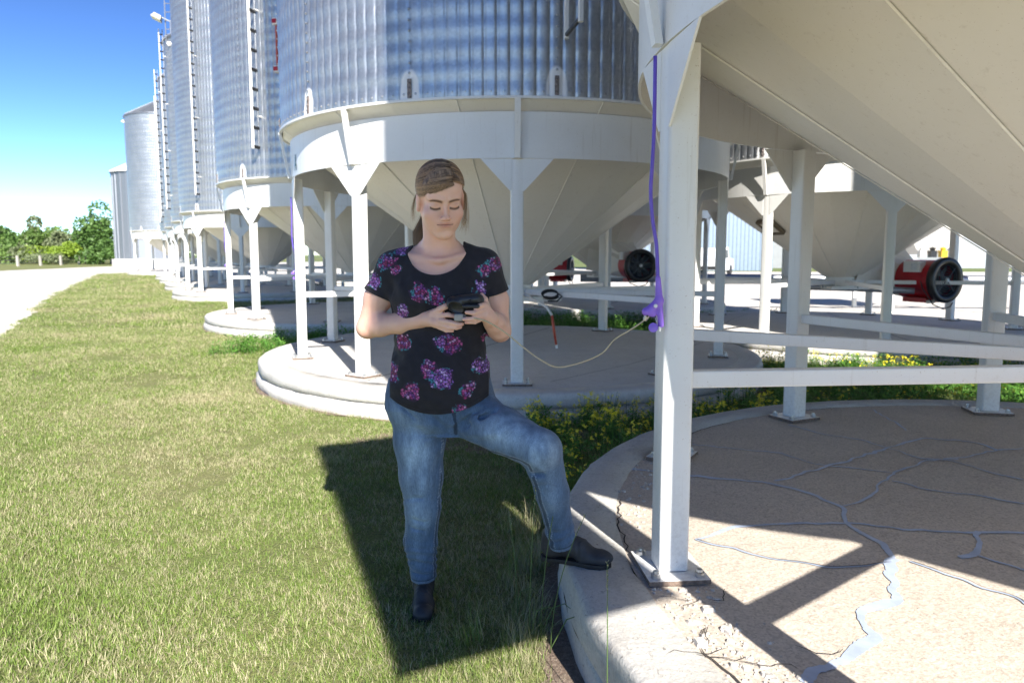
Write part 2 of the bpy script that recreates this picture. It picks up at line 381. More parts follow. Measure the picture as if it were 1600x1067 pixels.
for a0, a1, r in ((168, 182, 2.545), (196, 212, 2.55), (104, 118, 2.54), (128, 150, 2.54), (222, 240, 2.55)):
    pts = [np.array([C1[0] + (r + rng.normal(0, .008)) * math.cos(R_(a)), C1[1] + (r + rng.normal(0, .008)) * math.sin(R_(a))]) for a in np.arange(a0, a1, .8)]
    build(ribbon(pts, .0055, .2525), 'open_crack', M_crack, t1)
def stone(m, c, s, flat=.5):
    n = 7; ph = rng.uniform(0, 6); a = [ph + 2 * math.pi * k / n + rng.normal(0, .2) for k in range(n)]; r = rng.uniform(.6, 1.1, n) * s
    h = s * flat * rng.uniform(.5, 1.1); tx, ty = rng.normal(0, .15, 2)
    V = [(c[0] + r[k] * math.cos(a[k]), c[1] + r[k] * math.sin(a[k]), c[2] - .004) for k in range(n)]
    V += [(c[0] + r[k] * .7 * math.cos(a[k]), c[1] + r[k] * .7 * math.sin(a[k]), c[2] + h * (1 + tx * math.cos(a[k]) + ty * math.sin(a[k]))) for k in range(n)]
    m.add(V, [(k, (k + 1) % n, n + (k + 1) % n, n + k) for k in range(n)] + [tuple(range(n, 2 * n))])
m = MB(); big = []
for i in range(230):
    u = rng.uniform(0, len(RUB) - 1.001); k = int(u); f = u - k
    cx = RUB[k][0] * (1 - f) + RUB[k + 1][0] * f + rng.normal(0, .05) * (1 + .5 * f); cy = RUB[k][1] * (1 - f) + RUB[k + 1][1] * f + rng.normal(0, .03)
    s = min(.034, max(.003, rng.lognormal(-5.2, .6)))
    if (cx - .53) ** 2 + (cy - 2.41) ** 2 < .0225: continue
    if s > .018: big.append((cx, cy, s))
    else: stone(m, (cx - C1[0], cy - C1[1], .249), s, .3)
for i in range(110):
    a = R_(rng.uniform(150, 176)); r = rng.uniform(2.3, 2.56); stone(m, (r * math.cos(a), r * math.sin(a), .249), rng.uniform(.003, .013), .35)
for i in range(9):       # short open cracks in the broken crust beside the post
    u = rng.uniform(0, len(RUB) - 1.001); k = int(u); f = u - k; x0 = RUB[k][0] * (1 - f) + RUB[k + 1][0] * f + rng.normal(0, .07) + .03; y0 = RUB[k][1] * (1 - f) + RUB[k + 1][1] * f; a_ = rng.normal(-1.3, .7); q_ = [np.array([x0, y0])]
    for j in range(int(rng.integers(4, 9))): a_ += rng.normal(0, .6); q_.append(q_[-1] + np.array([math.cos(a_), math.sin(a_)]) * rng.uniform(.015, .035))
    build(ribbon(q_, rng.uniform(.002, .004), .2535), 'open_crack', M_crack, t1)
tag(build(m, 'concrete_rubble', M_rubble, t1), 'small broken concrete crumbs beside the nearest post', kind='stuff')
for cx, cy, s in big:
    m = MB(); stone(m, (cx - C1[0], cy - C1[1], .249), s, .32); build(m, 'rubble_piece', M_rubble, t1)
pad(C2, 'pale round concrete pad with a stepped rim just behind the woman')
pad(C3, 'stepped round concrete pad second behind the woman, meeting the lawn')
for c, l in ((BINS[3], 'round concrete pad third behind the woman along the lawn edge'), (BINS[4], 'round concrete pad fourth along the lawn edge behind the woman'),
             (BINS[5], 'round concrete pad fifth along the lawn edge behind the woman'), (BINS[6], 'small looking round pad farthest along the row of posts'),
             (BACK[0], 'shaded round pad under the hopper with the big red fan at right'), (BACK[1], 'round pad under the bin whose red fan shows left of the near post'),
             (BACK[2], 'back-row round pad seen through the legs under the cone behind the woman'), (BACK[3], 'back-row round pad deepest among the posts at left')):
    pad(c, l)

# ---------------------------------------------------------------- hopper bins
RW, ZW, ZT = 2.50, 2.60, 9.30
def wall_mesh():
    fr = [0, .09, .28, .5, .72, .91]; dp = [-.0105, -.0016, .0006, .0024, .0006, -.0016]
    th = np.array([(i + f) * 2 * math.pi / 150 for i in range(150) for f in fr]); d = np.array(dp * 150)
    nz = 40 * 6 + 1; z = np.linspace(ZW, ZT, nz); cor = .0026 * np.sin((z - ZW) / (ZT - ZW) * 40 * 2 * math.pi)
    dent = .0008 * np.sin(th * 31 + .7)[None, :] * np.sin(z * 2.3)[:, None]
    r = RW + cor[:, None] + d[None, :] * (1 + .25 * np.cos((z - ZW) * 18))[:, None] + dent
    V = np.stack([r * np.cos(th), r * np.sin(th), np.repeat(z[:, None], len(th), 1)], -1).reshape(-1, 3)
    n = len(th); i, j = np.meshgrid(np.arange(nz - 1), np.arange(n), indexing='ij'); j2 = (j + 1) % n
    F = np.stack([i * n + j, i * n + j2, (i + 1) * n + j2, (i + 1) * n + j], -1).reshape(-1, 4)
    me = bpy.data.meshes.new('wall'); me.vertices.add(len(V)); me.vertices.foreach_set('co', V.ravel())
    me.loops.add(F.size); me.loops.foreach_set('vertex_index', F.ravel()); me.polygons.add(len(F))
    me.polygons.foreach_set('loop_start', np.arange(0, F.size, 4)); me.polygons.foreach_set('loop_total', np.full(len(F), 4))
    me.polygons.foreach_set('use_smooth', np.ones(len(F), bool)); me.materials.append(M_galv); me.update(); me.validate(); return me
me_wall = wall_mesh()
def rr(w, h, r, n=3):
    P = []
    for sx, sy, a0 in ((1, 1, 0), (-1, 1, 90), (-1, -1, 180), (1, -1, 270)):
        for k in range(n + 1): a = R_(a0 + 90 * k / n); P.append((sx * (w / 2 - r) + r * math.cos(a), sy * (h / 2 - r) + r * math.sin(a)))
    return P
def tube_z(m, c, w, h, z0, z1, r=.012, mi=0):
    P = rr(w, h, r); n = len(P); V = [(c[0] + x, c[1] + y, z) for z in (z0, z1) for x, y in P]
    return m.add(V, [(k, (k + 1) % n, n + (k + 1) % n, n + k) for k in range(n)] + [tuple(range(n - 1, -1, -1)), tuple(range(n, 2 * n))], mi)
def tube_x(m, x0, x1, y, z, w, h, r=.008):
    P = rr(w, h, r); n = len(P); V = [(x, y + a, z + b) for x in (x0, x1) for a, b in P]
    return m.add(V, [(k, (k + 1) % n, n + (k + 1) % n, n + k) for k in range(n)] + [tuple(range(n - 1, -1, -1)), tuple(range(n, 2 * n))])
RL, RB = 2.352, 2.412
me_leg = tube_z(MB(), (RL, 0), .10, .108, .27, 2.12, .014).mesh('leg', M_white, auto=40)
me_leg_short = tube_z(MB(), (RL, 0), .104, .112, .27, 2.015, .014).mesh('leg', M_white, auto=40)
m = MB().box((RL, 0, .259), (.21, .25, .016)); me_plate = m.mesh('base_plate', [M_white, M_dirtyedge])
me_plate.polygons.foreach_set('material_index', [0 if abs(p.normal.z) > .5 else 1 for p in me_plate.polygons])
m = MB()
for sx in (-1, 1):
    for sy in (-1, 1): m.lathe([(0, .292), (.010, .292), (.011, .284), (.017, .282), (.017, .267)], 8, c=(RL + sx * .075, sy * .095, 0))
me_bolts = m.mesh('anchor_bolts', M_bolt)
def gus(s):
    m = MB(); o = .30; xo = math.sqrt((RB + .004) ** 2 - o * o); A = [(RL + .053, .045 * s, 2.125), (xo, o * s, 2.125), (RL + .053, .058 * s, 1.865), (RL + .053, .045 * s, 1.865)]
    B = [(x - .008, y, z) for x, y, z in A]
    return m.add(A + B, [(0, 1, 2, 3), (7, 6, 5, 4), (0, 4, 5, 1), (1, 5, 6, 2), (2, 6, 7, 3), (3, 7, 4, 0)]).mesh('gusset', M_white)
me_gus = [gus(1), gus(-1)]
m = MB(); A = [(2.422, 2.128), (2.505, 2.585)]
V = [(x + dx, y, z) for (x, z) in A for dx, y in ((-.004, -.024), (.022, -.024), (.022, .024), (-.004, .024))]
me_fin = m.add(V, [(0, 1, 2, 3), (7, 6, 5, 4), (0, 4, 5, 1), (1, 5, 6, 2), (2, 6, 7, 3), (3, 7, 4, 0)]).mesh('strut', M_white)
me_brace = tube_x(MB(), .30, RL - .052, 0, .925, .052, .058, .006).mesh('brace', M_white)
me_band = MB().lathe([(2.400, 2.128), (RB, 2.128), (RB, 2.50), (2.400, 2.50), (2.400, 2.128)], 180).mesh('ring_beam', M_white, True, 40)
me_lip = MB().lathe([(2.49, 2.583), (2.522, 2.583), (2.522, 2.603), (2.49, 2.603)], 150).mesh('wall_flange', M_white, True, 40)
m = MB(); NF = 26
for k in range(NF):
    a, b = 2 * math.pi * k / NF, 2 * math.pi * (k + 1) / NF; rows = [(2.498, 2.588), (1.9, 2.168), (1.2, 1.675), (.24, 1.0)]
    j = rng.normal(0, .004, 4)
    V = [(r * math.cos(x), r * math.sin(x), z) for r, z in rows for x in (a, b)]
    m.add(V, [(2 * i, 2 * i + 1, 2 * i + 3, 2 * i + 2) for i in range(3)])
me_cone = m.mesh('hopper_cone', M_cone)
m = MB()
for k in range(13):
    a = 2 * math.pi * (k * 2) / NF; u = Vector((math.cos(a), math.sin(a), 0)); w = Vector((-u.y, u.x, 0)) * .005
    p0, p1 = u * 2.497 + Vector((0, 0, 2.583)), u * .25 + Vector((0, 0, 1.002)); n = Vector((u.x * .57, u.y * .57, -.82)) * .005
    m.add([p0 - w, p0 + n, p0 + w, p1 - w, p1 + n, p1 + w], [(0, 1, 4, 3), (1, 2, 5, 4)])
me_cseam = m.mesh('weld_seam', M_seam)
m = MB().lathe([(.24, 1.0), (.245, .93), (.245, .86)], 24); m.box((0, 0, .84), (.62, .5, .045)); m.box((.32, 0, .82), (.5, .36, .02))
me_out = m.mesh('outlet', M_white)
me_hub = MB().lathe([(.26, .89), (.31, .89), (.31, .96), (.26, .96), (.26, .89)], 24).mesh('brace_hub', M_white)
m = MB(); NR = 26
for k in range(NR):
    a0 = 2 * math.pi * k / NR; da = 2 * math.pi / NR
    for (r0, z0, r1, z1) in ((2.54, ZT - .02, .42, 10.45),):
        for f0, f1, h0, h1 in ((0, .06, 0, .05), (.06, .12, .05, 0), (.12, 1, 0, 0)):
            A, B = a0 + f0 * da, a0 + f1 * da
            m.add([(r0 * math.cos(A), r0 * math.sin(A), z0 + h0), (r0 * math.cos(B), r0 * math.sin(B), z0 + h1), (r1 * math.cos(B), r1 * math.sin(B), z1 + h1 * .6), (r1 * math.cos(A), r1 * math.sin(A), z1 + h0 * .6)], [(0, 1, 2, 3)])
m.lathe([(2.54, ZT - .02), (2.56, ZT - .09), (2.51, ZT - .09)], 52); me_roof = m.mesh('roof', M_galv2)
me_cap = MB().lathe([(.42, 10.44), (.44, 10.56), (.50, 10.56), (.46, 10.62), (0, 10.72)], 24).mesh('roof_cap', M_galv2)
m = MB()
def bolt(m, a, z, r, s=.008):
    u = Vector((math.cos(a), math.sin(a), 0)); w = Vector((-u.y, u.x, 0)); c = u * r + Vector((0, 0, z)); P = []
    for rad, d in ((1.5, 0), (1.3, .35), (.8, .4), (.6, 1.1)):
        for k in range(6): b = k * math.pi / 3; P.append(c + w * (math.cos(b) * s * rad) + Vector((0, 0, math.sin(b) * s * rad)) + u * (d * s))
    m.add(P, [(j * 6 + k, j * 6 + (k + 1) % 6, (j + 1) * 6 + (k + 1) % 6, (j + 1) * 6 + k) for j in range(3) for k in range(6)] + [tuple(range(18, 24))])
for k in range(150): bolt(m, (k + .5) * 2 * math.pi / 150, ZW + .045, RW + .004)
for s_ in range(13):
    for i in range(78): bolt(m, 2 * math.pi * s_ / 13 + math.pi / 13 * 0, ZW + .13 + i * .0838, RW + .006)
    for i in range(3):
        for dx_ in (0,): pass
me_wb = m.mesh('wall_bolts', M_bolt)
m = MB()
for s_ in range(13):
    a = 2 * math.pi * s_ / 13; u = Vector((math.cos(a), math.sin(a), 0)); w = Vector((-u.y, u.x, 0))
    m.box(u * (RW + .007) + Vector((0, 0, ZW + .09)), (.012, .034, .15), Matrix(((u.x, w.x, 0), (u.y, w.y, 0), (0, 0, 1))))
    for i in range(3): bolt(m, a, ZW + .045 + i * .045, RW + .012, .009)
me_splice = m.mesh('splice_plates', simple('rust_stained_splice_plate', (.22, .19, .18), .7, .3, .6, 60))
me_rail = tube_z(MB(), (0, 0), .036, .036, 3.03, 9.55, .006).mesh('rail', M_white)
me_rail_g = tube_z(MB(), (0, 0), .03, .03, 3.03, 9.55, .006).mesh('rail', M_galv2)
me_rung = tube_x(MB(), .0, .44, 0, 0, .03, .03, .01).mesh('rung', M_black)
me_rung_s = tube_x(MB(), .0, .13, 0, 0, .05, .05, .01).mesh('rung', M_black)
me_stand = tube_x(MB(), 0, .10, 0, 0, .03, .03, .01).mesh('ladder_bracket', M_white)

# sensor cable clip and cable hung on a leg
M_purple = simple('purple_cable_sheath', (.13, .075, .50), .35, 0, .1, 30)
M_purple2 = simple('light_purple_connector', (.28, .15, .68), .4, 0, .1, 30)
def make_bin(c, phase, label, name='hopper_bin', legs=None, drop=0.0, cdrop=0.0, lw=.44, lad=None, seam0=None, lad_top=9.55, group='galvanised hopper bottomed grain bins', cone0=0):
    t = thing(name, label, 'grain bin', (c[0], c[1], 0), 0, group)
    dz = (0, 0, -drop); link('wall', me_wall, t, dz, rz=R_(seam0 or 0)); b = link('wall_bolts', me_wb, t, dz, rz=R_(seam0 or 0)); b['kind'] = 'stuff'
    link('splice_plates', me_splice, t, dz, rz=R_(seam0 or 0))['kind'] = 'stuff'
    link('wall_flange', me_lip, t, dz); link('ring_beam', me_band, t, dz); link('roof', me_roof, t, dz); link('roof_cap', me_cap, t, dz)
    cn = link('hopper_cone', me_cone, t, (0, 0, -drop - cdrop), rz=R_(cone0)); s = link('weld_seam', me_cseam, cn)
    link('outlet', me_out, t, (0, 0, -drop * .8 - cdrop), rz=R_(phase)); link('brace_hub', me_hub, t)
    for a in (legs or [phase + 36 * k for k in range(10)]):
        g = link('leg', me_leg if not drop else me_leg_short, t, rz=R_(a)); pl = link('base_plate', me_plate, g); link('gusset', me_gus[0], g, dz); link('gusset', me_gus[1], g, dz); link('anchor_bolts', me_bolts, g)['kind'] = 'stuff'
        link('brace', me_brace, t, rz=R_(a)); link('strut', me_fin, t, dz, rz=R_(a))
    if lad is not None:
        L = bpy.data.objects.new('ladder', None); COL.objects.link(L); L.parent = t; L.rotation_euler = (0, 0, R_(lad))
        link('rail', me_rail if lw > .3 else me_rail_g, L, (2.575, 0, 0)); link('rail', me_rail, L, (2.56 + lw, 0, 0))
        z = 3.06
        while z < lad_top: link('rung', me_rung if lw > .3 else me_rung_s, L, (2.57, 0, z)); z += .30
        for z in (3.55, 5.2, 6.9, 8.6): link('ladder_bracket', me_stand, L, (2.49, 0, z))
    return t
b1 = make_bin((2.893, 2.61), 0, 'nearest hopper bin at right whose warm-tinted white cone fills the upper right', legs=[184.9, 149.2, 115.0, 79.5, 44, 8, -28, -64, -100, 218], drop=.11, cdrop=.05, seam0=4, cone0=3)
b2 = make_bin(C2, 19.5, 'hopper bin directly behind the woman with two white painted arches on its ribbed wall', lad=-80, seam0=-109, cone0=-101.8 + 2)
b3 = make_bin(C3, 19.5, 'hopper bin second behind the woman carrying a red sight gauge tube', lad=-114, lw=.14, seam0=-125, cone0=7)
b4 = make_bin(BINS[3], 19.5, 'hopper bin third behind the woman, its roof edge just in the picture', lad=-115, lw=.14, seam0=-120)
b5 = make_bin(BINS[4], 19.5, 'hopper bin fourth behind the woman, with a dark rung ladder under a floodlight', lad=-140, lw=.14, seam0=-120)
b6 = make_bin(BINS[5], 19.5, 'hopper bin fifth along the row, mostly hidden, with a pale ladder against the sky', lad=-140, lw=.14, seam0=-120)
b7 = make_bin(BINS[6], 19.5, 'hopper bin sixth along the row, a thin sliver beside the far wide bin', lad=-130, lw=.14, seam0=-120)
r2 = make_bin(BACK[0], 6, 'back-row hopper bin whose cone carries a small hatch and the big red fan', cone0=4, legs=[186, 222, 258, 344, 20, 54, 90, 126, 160])
r3 = make_bin(BACK[1], 13.5, 'back-row hopper bin with the red fan seen left of the nearest post')
r4 = make_bin(BACK[2], 13.5, 'back-row hopper bin in shade behind the cone at the womans shoulder')
r5 = make_bin(BACK[3], 13.5, 'back-row hopper bin deepest in shade among the left posts')
r1 = make_bin((8.16, 5.44), 6, 'hopper bin of the back row standing just outside the picture at right'); pad((8.16, 5.44), 'round pad of the back row just outside the picture at right')
t = thing('machine_shed', 'long pale machine shed far behind the fan at right', 'shed', (42, 72, 0))
build(MB().box((0, 5, 2.5), (34, 10, 5)), 'wall', simple('pale_grey_cladding', (.26, .27, .28), .5, .1, .06, 2), t)
build(MB().add([(-17.4, -.5, 4.9), (17.4, -.5, 4.9), (17.4, 5, 7), (-17.4, 5, 7), (17.4, 10.5, 4.9), (-17.4, 10.5, 4.9)], [(0, 1, 2, 3), (3, 2, 4, 5)]), 'roof', M_galv2, t)
for k in range(4): build(MB().box((-12 + k * 8, -.03, 2), (5, .1, 4)), 'door', simple('grey_door', (.35, .37, .40), .5) if k == 0 else bpy.data.materials['grey_door'], t)
# flagged details
m = MB(); a = R_(197.6); u = Vector((math.cos(a), math.sin(a), 0)); w = Vector((-u.y, u.x, 0)); sl = Vector((u.x * .818, u.y * .818, .575)); nn = sl.cross(w).normalized()
if nn.z > 0: nn = -nn
Mx = Matrix((w, sl, nn)).transposed(); cc = u * 1.34 + Vector((0, 0, 1.775)) + nn * .03
for dx, dy, sx_, sy_ in ((0, .14, .34, .035), (0, -.14, .34, .035), (.155, 0, .035, .26), (-.155, 0, .035, .26)): m.box(cc + w * dx + sl * dy, (sx_, sy_, .06), Mx)
h = build(m, 'inspection_hatch', simple('olive_hatch_frame', (.16, .13, .09), .6), r2); m = MB().box(cc - nn * .01, (.27, .22, .05), Mx); build(m, 'hatch_lid', M_cone, h)
# sight gauge on bin 3
g = bpy.data.objects.new('sight_gauge', None); COL.objects.link(g); g.parent = b3; g.rotation_euler = (0, 0, R_(-104.5))
m = MB(); m.tube([(2.60, 0, 4.30), (2.60, 0, 4.90)], .022, 10); build(m, 'gauge_tube', M_orange, g)
for z in (4.24, 4.96):
    build(MB().box((2.57, 0, z), (.14, .10, .10)), 'gauge_end_bracket', M_white, g); 
    build(MB().box((2.645, -.01, z), (.02, .07, .06)), 'gauge_end_stripe', M_red, g)
# dark teal letter A on the ring beam of the bin behind the woman
ang0 = R_(-151.5); m = MB()
def bandpt(s_, z, r=RB + .0035): return (r * math.cos(ang0 + s_ / RB), r * math.sin(ang0 + s_ / RB), z)
for q in (((-.055, 2.17), (-.032, 2.17), (.006, 2.33), (-.010, 2.33)), ((.055, 2.17), (.032, 2.17), (-.006, 2.33), (.010, 2.33)), ((-.028, 2.215), (.028, 2.215), (.024, 2.235), (-.024, 2.235))):
    m.add([bandpt(*p_, r=RB + .0035 + .0008 * len(m.f)) for p_ in q], [(0, 1, 2, 3)])
build(m, 'letter_mark', simple('dark_teal_marking', (.02, .10, .13), .5), b2)
# ladder extension and floodlight above bin 5
C5 = BINS[4]
def floodlight(loc, rz, label, post_h, ang=25):
    t = thing('floodlight', label, 'floodlight', loc, rz, 'floodlights above the bin roofs')
    build(MB().tube([(0, 0, -post_h), (0, 0, .05)], .02, 8), 'mast', M_galv2, t)
    build(MB().tube([(0, 0, 0), (-.28, 0, .12)], .018, 8), 'arm', M_galv2, t)
    hd = build(MB().box((-.42, 0, .12), (.34, .42, .16), Matrix.Rotation(R_(ang), 3, 'Y'), taper=(.7, .7)), 'lamp_head', simple('beige_lamp_housing', (.45, .40, .32), .5), t)
    build(MB().box((-.46, 0, .035), (.32, .38, .01), Matrix.Rotation(R_(ang), 3, 'Y')), 'lens', simple('lamp_lens', (.6, .55, .42), .2), hd)
    return t
floodlight((C5[0] - 1.55, C5[1] - 1.9, 9.75), .3, 'beige floodlight on a mast with a small white lamp, clear against the blue sky', 1.6)
m = MB()
for dx in (0, .35): m.tube([(C5[0] - 1.75 + dx, C5[1] - 1.85, 9.0), (C5[0] - 1.75 + dx, C5[1] - 1.85, 10.5)], .022, 6)
for k in range(5): m.tube([(C5[0] - 1.75, C5[1] - 1.85, 9.2 + k * .3), (C5[0] - 1.4, C5[1] - 1.85, 9.2 + k * .3)], .015, 6)
lt = build(m, 'roof_ladder', M_galv2); tag(lt, 'short grey ladder rising above the bin roof beside the floodlight', 'ladder')
m = MB().lathe([(0, -.09), (.06, -.07), (.09, 0), (.06, .07), (0, .09)], 12); gl = build(m, 'globe_lamp', simple('white_globe', (.8, .8, .8), .3), smooth=True, loc=(C5[0] - 1.60, C5[1] - 1.95, 8.95)); tag(gl, 'small round white lamp on the mast below the beige floodlight', 'lamp')
# far wide bin and far smooth silo
tf = make_bin((-23.4, 50), 5, 'wide far bin with strongly banded wall standing alone beyond the row'); tf.scale = (1.08, 1.08, 1.13)
pf = pad((-23.4, 50), 'small pale pad beneath the wide far bin'); pf.scale = (1.05, 1.05, .8)
floodlight((-25.35, 48.9, 10.0), .2, 'tiny floodlight on a thin mast left of the wide far bin', 7.0)
t = thing('steel_silo', 'smooth walled far silo with pale vertical stripes and white roof by the trees', 'silo', (-37.6, 75, 0))
m = MB(); NS = 26
for k in range(NS):
    for f0, f1, r0, r1 in ((0, .82, 3.2, 3.2), (.82, .88, 3.2, 3.3), (.88, .94, 3.3, 3.3), (.94, 1.0, 3.3, 3.2)):
        A, B = 2 * math.pi * (k + f0) / NS, 2 * math.pi * (k + f1) / NS
        m.add([(r0 * math.cos(A), r0 * math.sin(A), .9), (r1 * math.cos(B), r1 * math.sin(B), .9), (r1 * math.cos(B), r1 * math.sin(B), 9.6), (r0 * math.cos(A), r0 * math.sin(A), 9.6)], [(0, 1, 2, 3)])
build(m, 'wall', M_galv2, t); m = MB()
for k in range(NS):
    A = 2 * math.pi * (k + .91) / NS; m.box((3.3 * math.cos(A), 3.3 * math.sin(A), 5.25), (.03, .12, 8.7), Matrix.Rotation(A, 3, 'Z'))
build(m, 'stiffeners', M_galv2, t)
build(MB().lathe([(3.45, 9.55), (3.4, 9.75), (.5, 11.3), (.5, 11.6), (0, 11.7)], 40), 'roof', M_white, t); build(MB().lathe([(3.6, -.05), (3.6, .9), (3.2, .92)], 40), 'plinth', M_pad2, t)
t = thing('conveyor', 'small inclined white conveyor by the legs of the far wide bin', 'conveyor', (-20.6, 50, 0))
build(MB().tube([(-2.2, 0, .5), (1.0, 0, 2.2)], .13, 10), 'tube', M_white, t); build(MB().box((-2.2, 0, .4), (.6, .5, .5)), 'boot', M_white, t)
for s_ in (-.25, .25): build(MB().tube([(0, s_, 0), (0.1, s_, 1.7)], .03, 6), 'leg', M_white, t)

# ---------------------------------------------------------------- fans
M_armgrey = simple('dull_blue_grey_guard', (.13, .15, .18), .5, .3)
def fan(loc, yaw, target, label):
    t = thing('aeration_fan', label, 'fan', loc, yaw, 'red aeration fans on the hopper cones')
    m = MB(); Rm = Matrix.Rotation(R_(-90), 3, 'X')
    def ly(prof, n=32): # lathe about local Y
        q = MB().lathe(prof, n); q.v = [(x, z, y) for x, y, z in q.v]; q.f = [tuple(reversed(f)) for f in q.f]; return q
    build(ly([(.285, .03), (.30, .03), (.30, .62), (.285, .62)]), 'housing', M_red, t, True, 40)
    build(ly([(.245, .04), (.235, -.01), (.255, -.045), (.335, -.05), (.345, -.02), (.335, .05), (.30, .05)]), 'inlet_ring', M_black, t, True)
    m = MB()
    for r in (.06, .10, .14, .18, .22, .26):
        m.tube([(r * math.cos(a), -.03, r * math.sin(a)) for a in np.linspace(0, 2 * math.pi, 25)], .0035, 4, cap=False)
    gd = build(m, 'guard', M_armgrey, t); m = MB()
    for a in (45, 135, 225, 315): m.tube([(.03 * math.cos(R_(a)), -.035, .03 * math.sin(R_(a))), (.285 * math.cos(R_(a)), -.03, .285 * math.sin(R_(a)))], .006, 6)
    build(m, 'guard_arms', M_armgrey, gd)
    build(ly([(0, -.06), (.03, -.055), (.035, -.03), (0, -.03)], 12), 'hub_cap', M_white, gd, True)
    for k in range(8):
        a = k * math.pi / 4; u = Vector((math.cos(a), 0, math.sin(a))); w = Vector((-math.sin(a), 0, math.cos(a)))
        y0 = Vector((0, .10, 0)); P = [u * .06 - w * .03, u * .265 - w * .07 + Vector((0, .05, 0)), u * .265 + w * .07 - Vector((0, .02, 0)), u * .06 + w * .04]
        P = [p_ + y0 for p_ in P]; build(MB().add(P + [p_ + Vector((0, .006, 0)) for p_ in P], [(0, 1, 2, 3), (7, 6, 5, 4), (0, 4, 5, 1), (1, 5, 6, 2), (2, 6, 7, 3), (3, 7, 4, 0)]), 'blade', simple('fan_blade_grey', (.05, .06, .075), .4) if k == 0 and 'fan_blade_grey' not in bpy.data.materials else bpy.data.materials['fan_blade_grey'], t)
    build(ly([(0, .16), (.09, .16), (.09, .45), (0, .45)], 20), 'motor', M_black, t, True, 40)
    bx = build(MB().box((-.25, .32, .20), (.14, .28, .17)), 'control_box', M_white, t); bevel(bx, .01)
    build(MB().box((-.323, .27, .20), (.004, .10, .10)), 'label_plate', simple('label_white', (.7, .72, .75), .4), bx)
    build(MB().box((0, .33, -.31), (.42, .40, .07)), 'mount', M_red, t); build(MB().box((-.12, .12, -.33), (.16, .02, .05)), 'mount_tag', M_white, t)
    build(MB().tube([(-.28, .2, .05), (-.31, .12, -.12), (-.22, .0, -.36), (-.05, -.04, -.43), (.10, -.04, -.40), (.16, -.03, -.34)], .009, 8), 'cable', M_black, t)
    # transition duct: round at the fan, square at the cone
    n = 16; tl = Matrix.Rotation(-yaw, 3, 'Z') @ (Vector(target) - Vector(loc)); V = []
    dirv = tl.normalized(); side = dirv.cross(Vector((0, 0, 1))).normalized(); up = side.cross(dirv)
    for k in range(n): a = 2 * math.pi * k / n; V.append((.295 * math.cos(a), .62, .295 * math.sin(a)))
    mid = Vector((0, .62, 0)) * .45 + tl * .55 + Vector((0, .12, 0)); 
    for k in range(n):
        a = 2 * math.pi * k / n; q = max(abs(math.cos(a)), abs(math.sin(a))); V.append(mid + Vector((math.cos(a) * .36 / q, 0, 0)) + Vector((0, 0, math.sin(a) * .40 / q)))
    for k in range(n):
        a = 2 * math.pi * k / n; q = max(abs(math.cos(a)), abs(math.sin(a))); V.append(tl + side * (math.cos(a) * -.42 / q) + up * (math.sin(a) * .46 / q))
    build(MB().add(V, [(j * n + k, j * n + (k + 1) % n, (j + 1) * n + (k + 1) % n, (j + 1) * n + k) for j in range(2) for k in range(n)]), 'transition_duct', M_cone, t)
    return t
fan((6.50, 10.78, .965), R_(22), (5.55, 11.25, 1.35), 'large red aeration fan with black inlet ring at the far right')
fan((2.66, 14.9, 1.12), R_(8), (2.10, 16.3, 1.45), 'red aeration fan with black inlet ring just left of the nearest post')
fan((1.62, 19.9, .95), R_(75), (-.2, 22.2, 1.4), 'red fan mostly hidden behind the cone, only its edge showing')

# ---------------------------------------------------------------- auger, gate handle, seed hopper, shed, pickup
t = thing('grain_auger', 'long grey auger tube lying behind the bins across the gravel', 'auger', (7.2, 17.6, .78), R_(-3))
build(MB().tube([(-5.5, 0, 0), (6, 0, -.05)], .11, 14), 'tube', M_galv2, t, True, 40)
for x in (-4.8, 0, 5): build(MB().tube([(x, 0, -.1), (x, 0, -.78)], .035, 8), 'leg', M_galv2, t)
t = thing('unloading_spout', 'thin grey unloading pipe below the cone beside the big red fan', 'pipe', (5.15, 11.2, .84), R_(-14))
build(MB().tube([(-.5, 0, 0), (.4, 0, -.02), (1.0, -.12, -.04)], .05, 10), 'pipe', M_galv2, t, True); build(MB().box((-.05, -.03, .03), (.5, .34, .07)), 'slide_gate', M_galv2, t)
t = thing('gate_handle', 'red pull handle hanging from a white lever under the cone behind the woman', 'handle', (.40, 7.15, .80))
build(MB().tube([(-.30, .2, .16), (-.05, .05, .02), (.0, 0, -.06)], .014, 8), 'lever', M_white, t, True)
build(MB().tube([(0, 0, -.06), (.02, 0, -.20), (.045, 0, -.36)], [.012, .014, .012], 8), 'grip', M_orange, t, True)
build(MB().tube([(.045, 0, -.355), (.05, 0, -.39)], .014, 8), 'tip', M_white, t)
t = thing('coiled_hose', 'coil of black hose hanging behind the red pull handle', 'hose', (.40, 7.6, .935))
m = MB()
for k in range(3): m.tube([(.085 * math.cos(a) + k * .008, k * .03, .042 * math.sin(a) - .012 * k) for a in np.linspace(0, 2 * math.pi, 22)], .008, 6, cap=False)
build(m, 'coil', M_dark, t, True); build(MB().tube([(.085, 0, 0), (.13, 0, -.03), (.08, 0, -.08), (-.02, 0, -.08)], .009, 6), 'tail', M_dark, t, True)
t = thing('seed_hopper', 'sunlit white seed hopper with yellow valve knobs behind the big red fan', 'hopper', (10.0, 17.5, 0))
build(MB().add([(-1.3, -1.0, 2.5), (1.3, -1.0, 2.5), (1.3, 1.0, 2.5), (-1.3, 1.0, 2.5), (-.25, -.25, 1.35), (.25, -.25, 1.35), (.25, .25, 1.35), (-.25, .25, 1.35)], [(3, 2, 1, 0), (4, 5, 6, 7), (0, 1, 5, 4), (1, 2, 6, 5), (2, 3, 7, 6), (3, 0, 4, 7)]), 'tank', M_white, t)
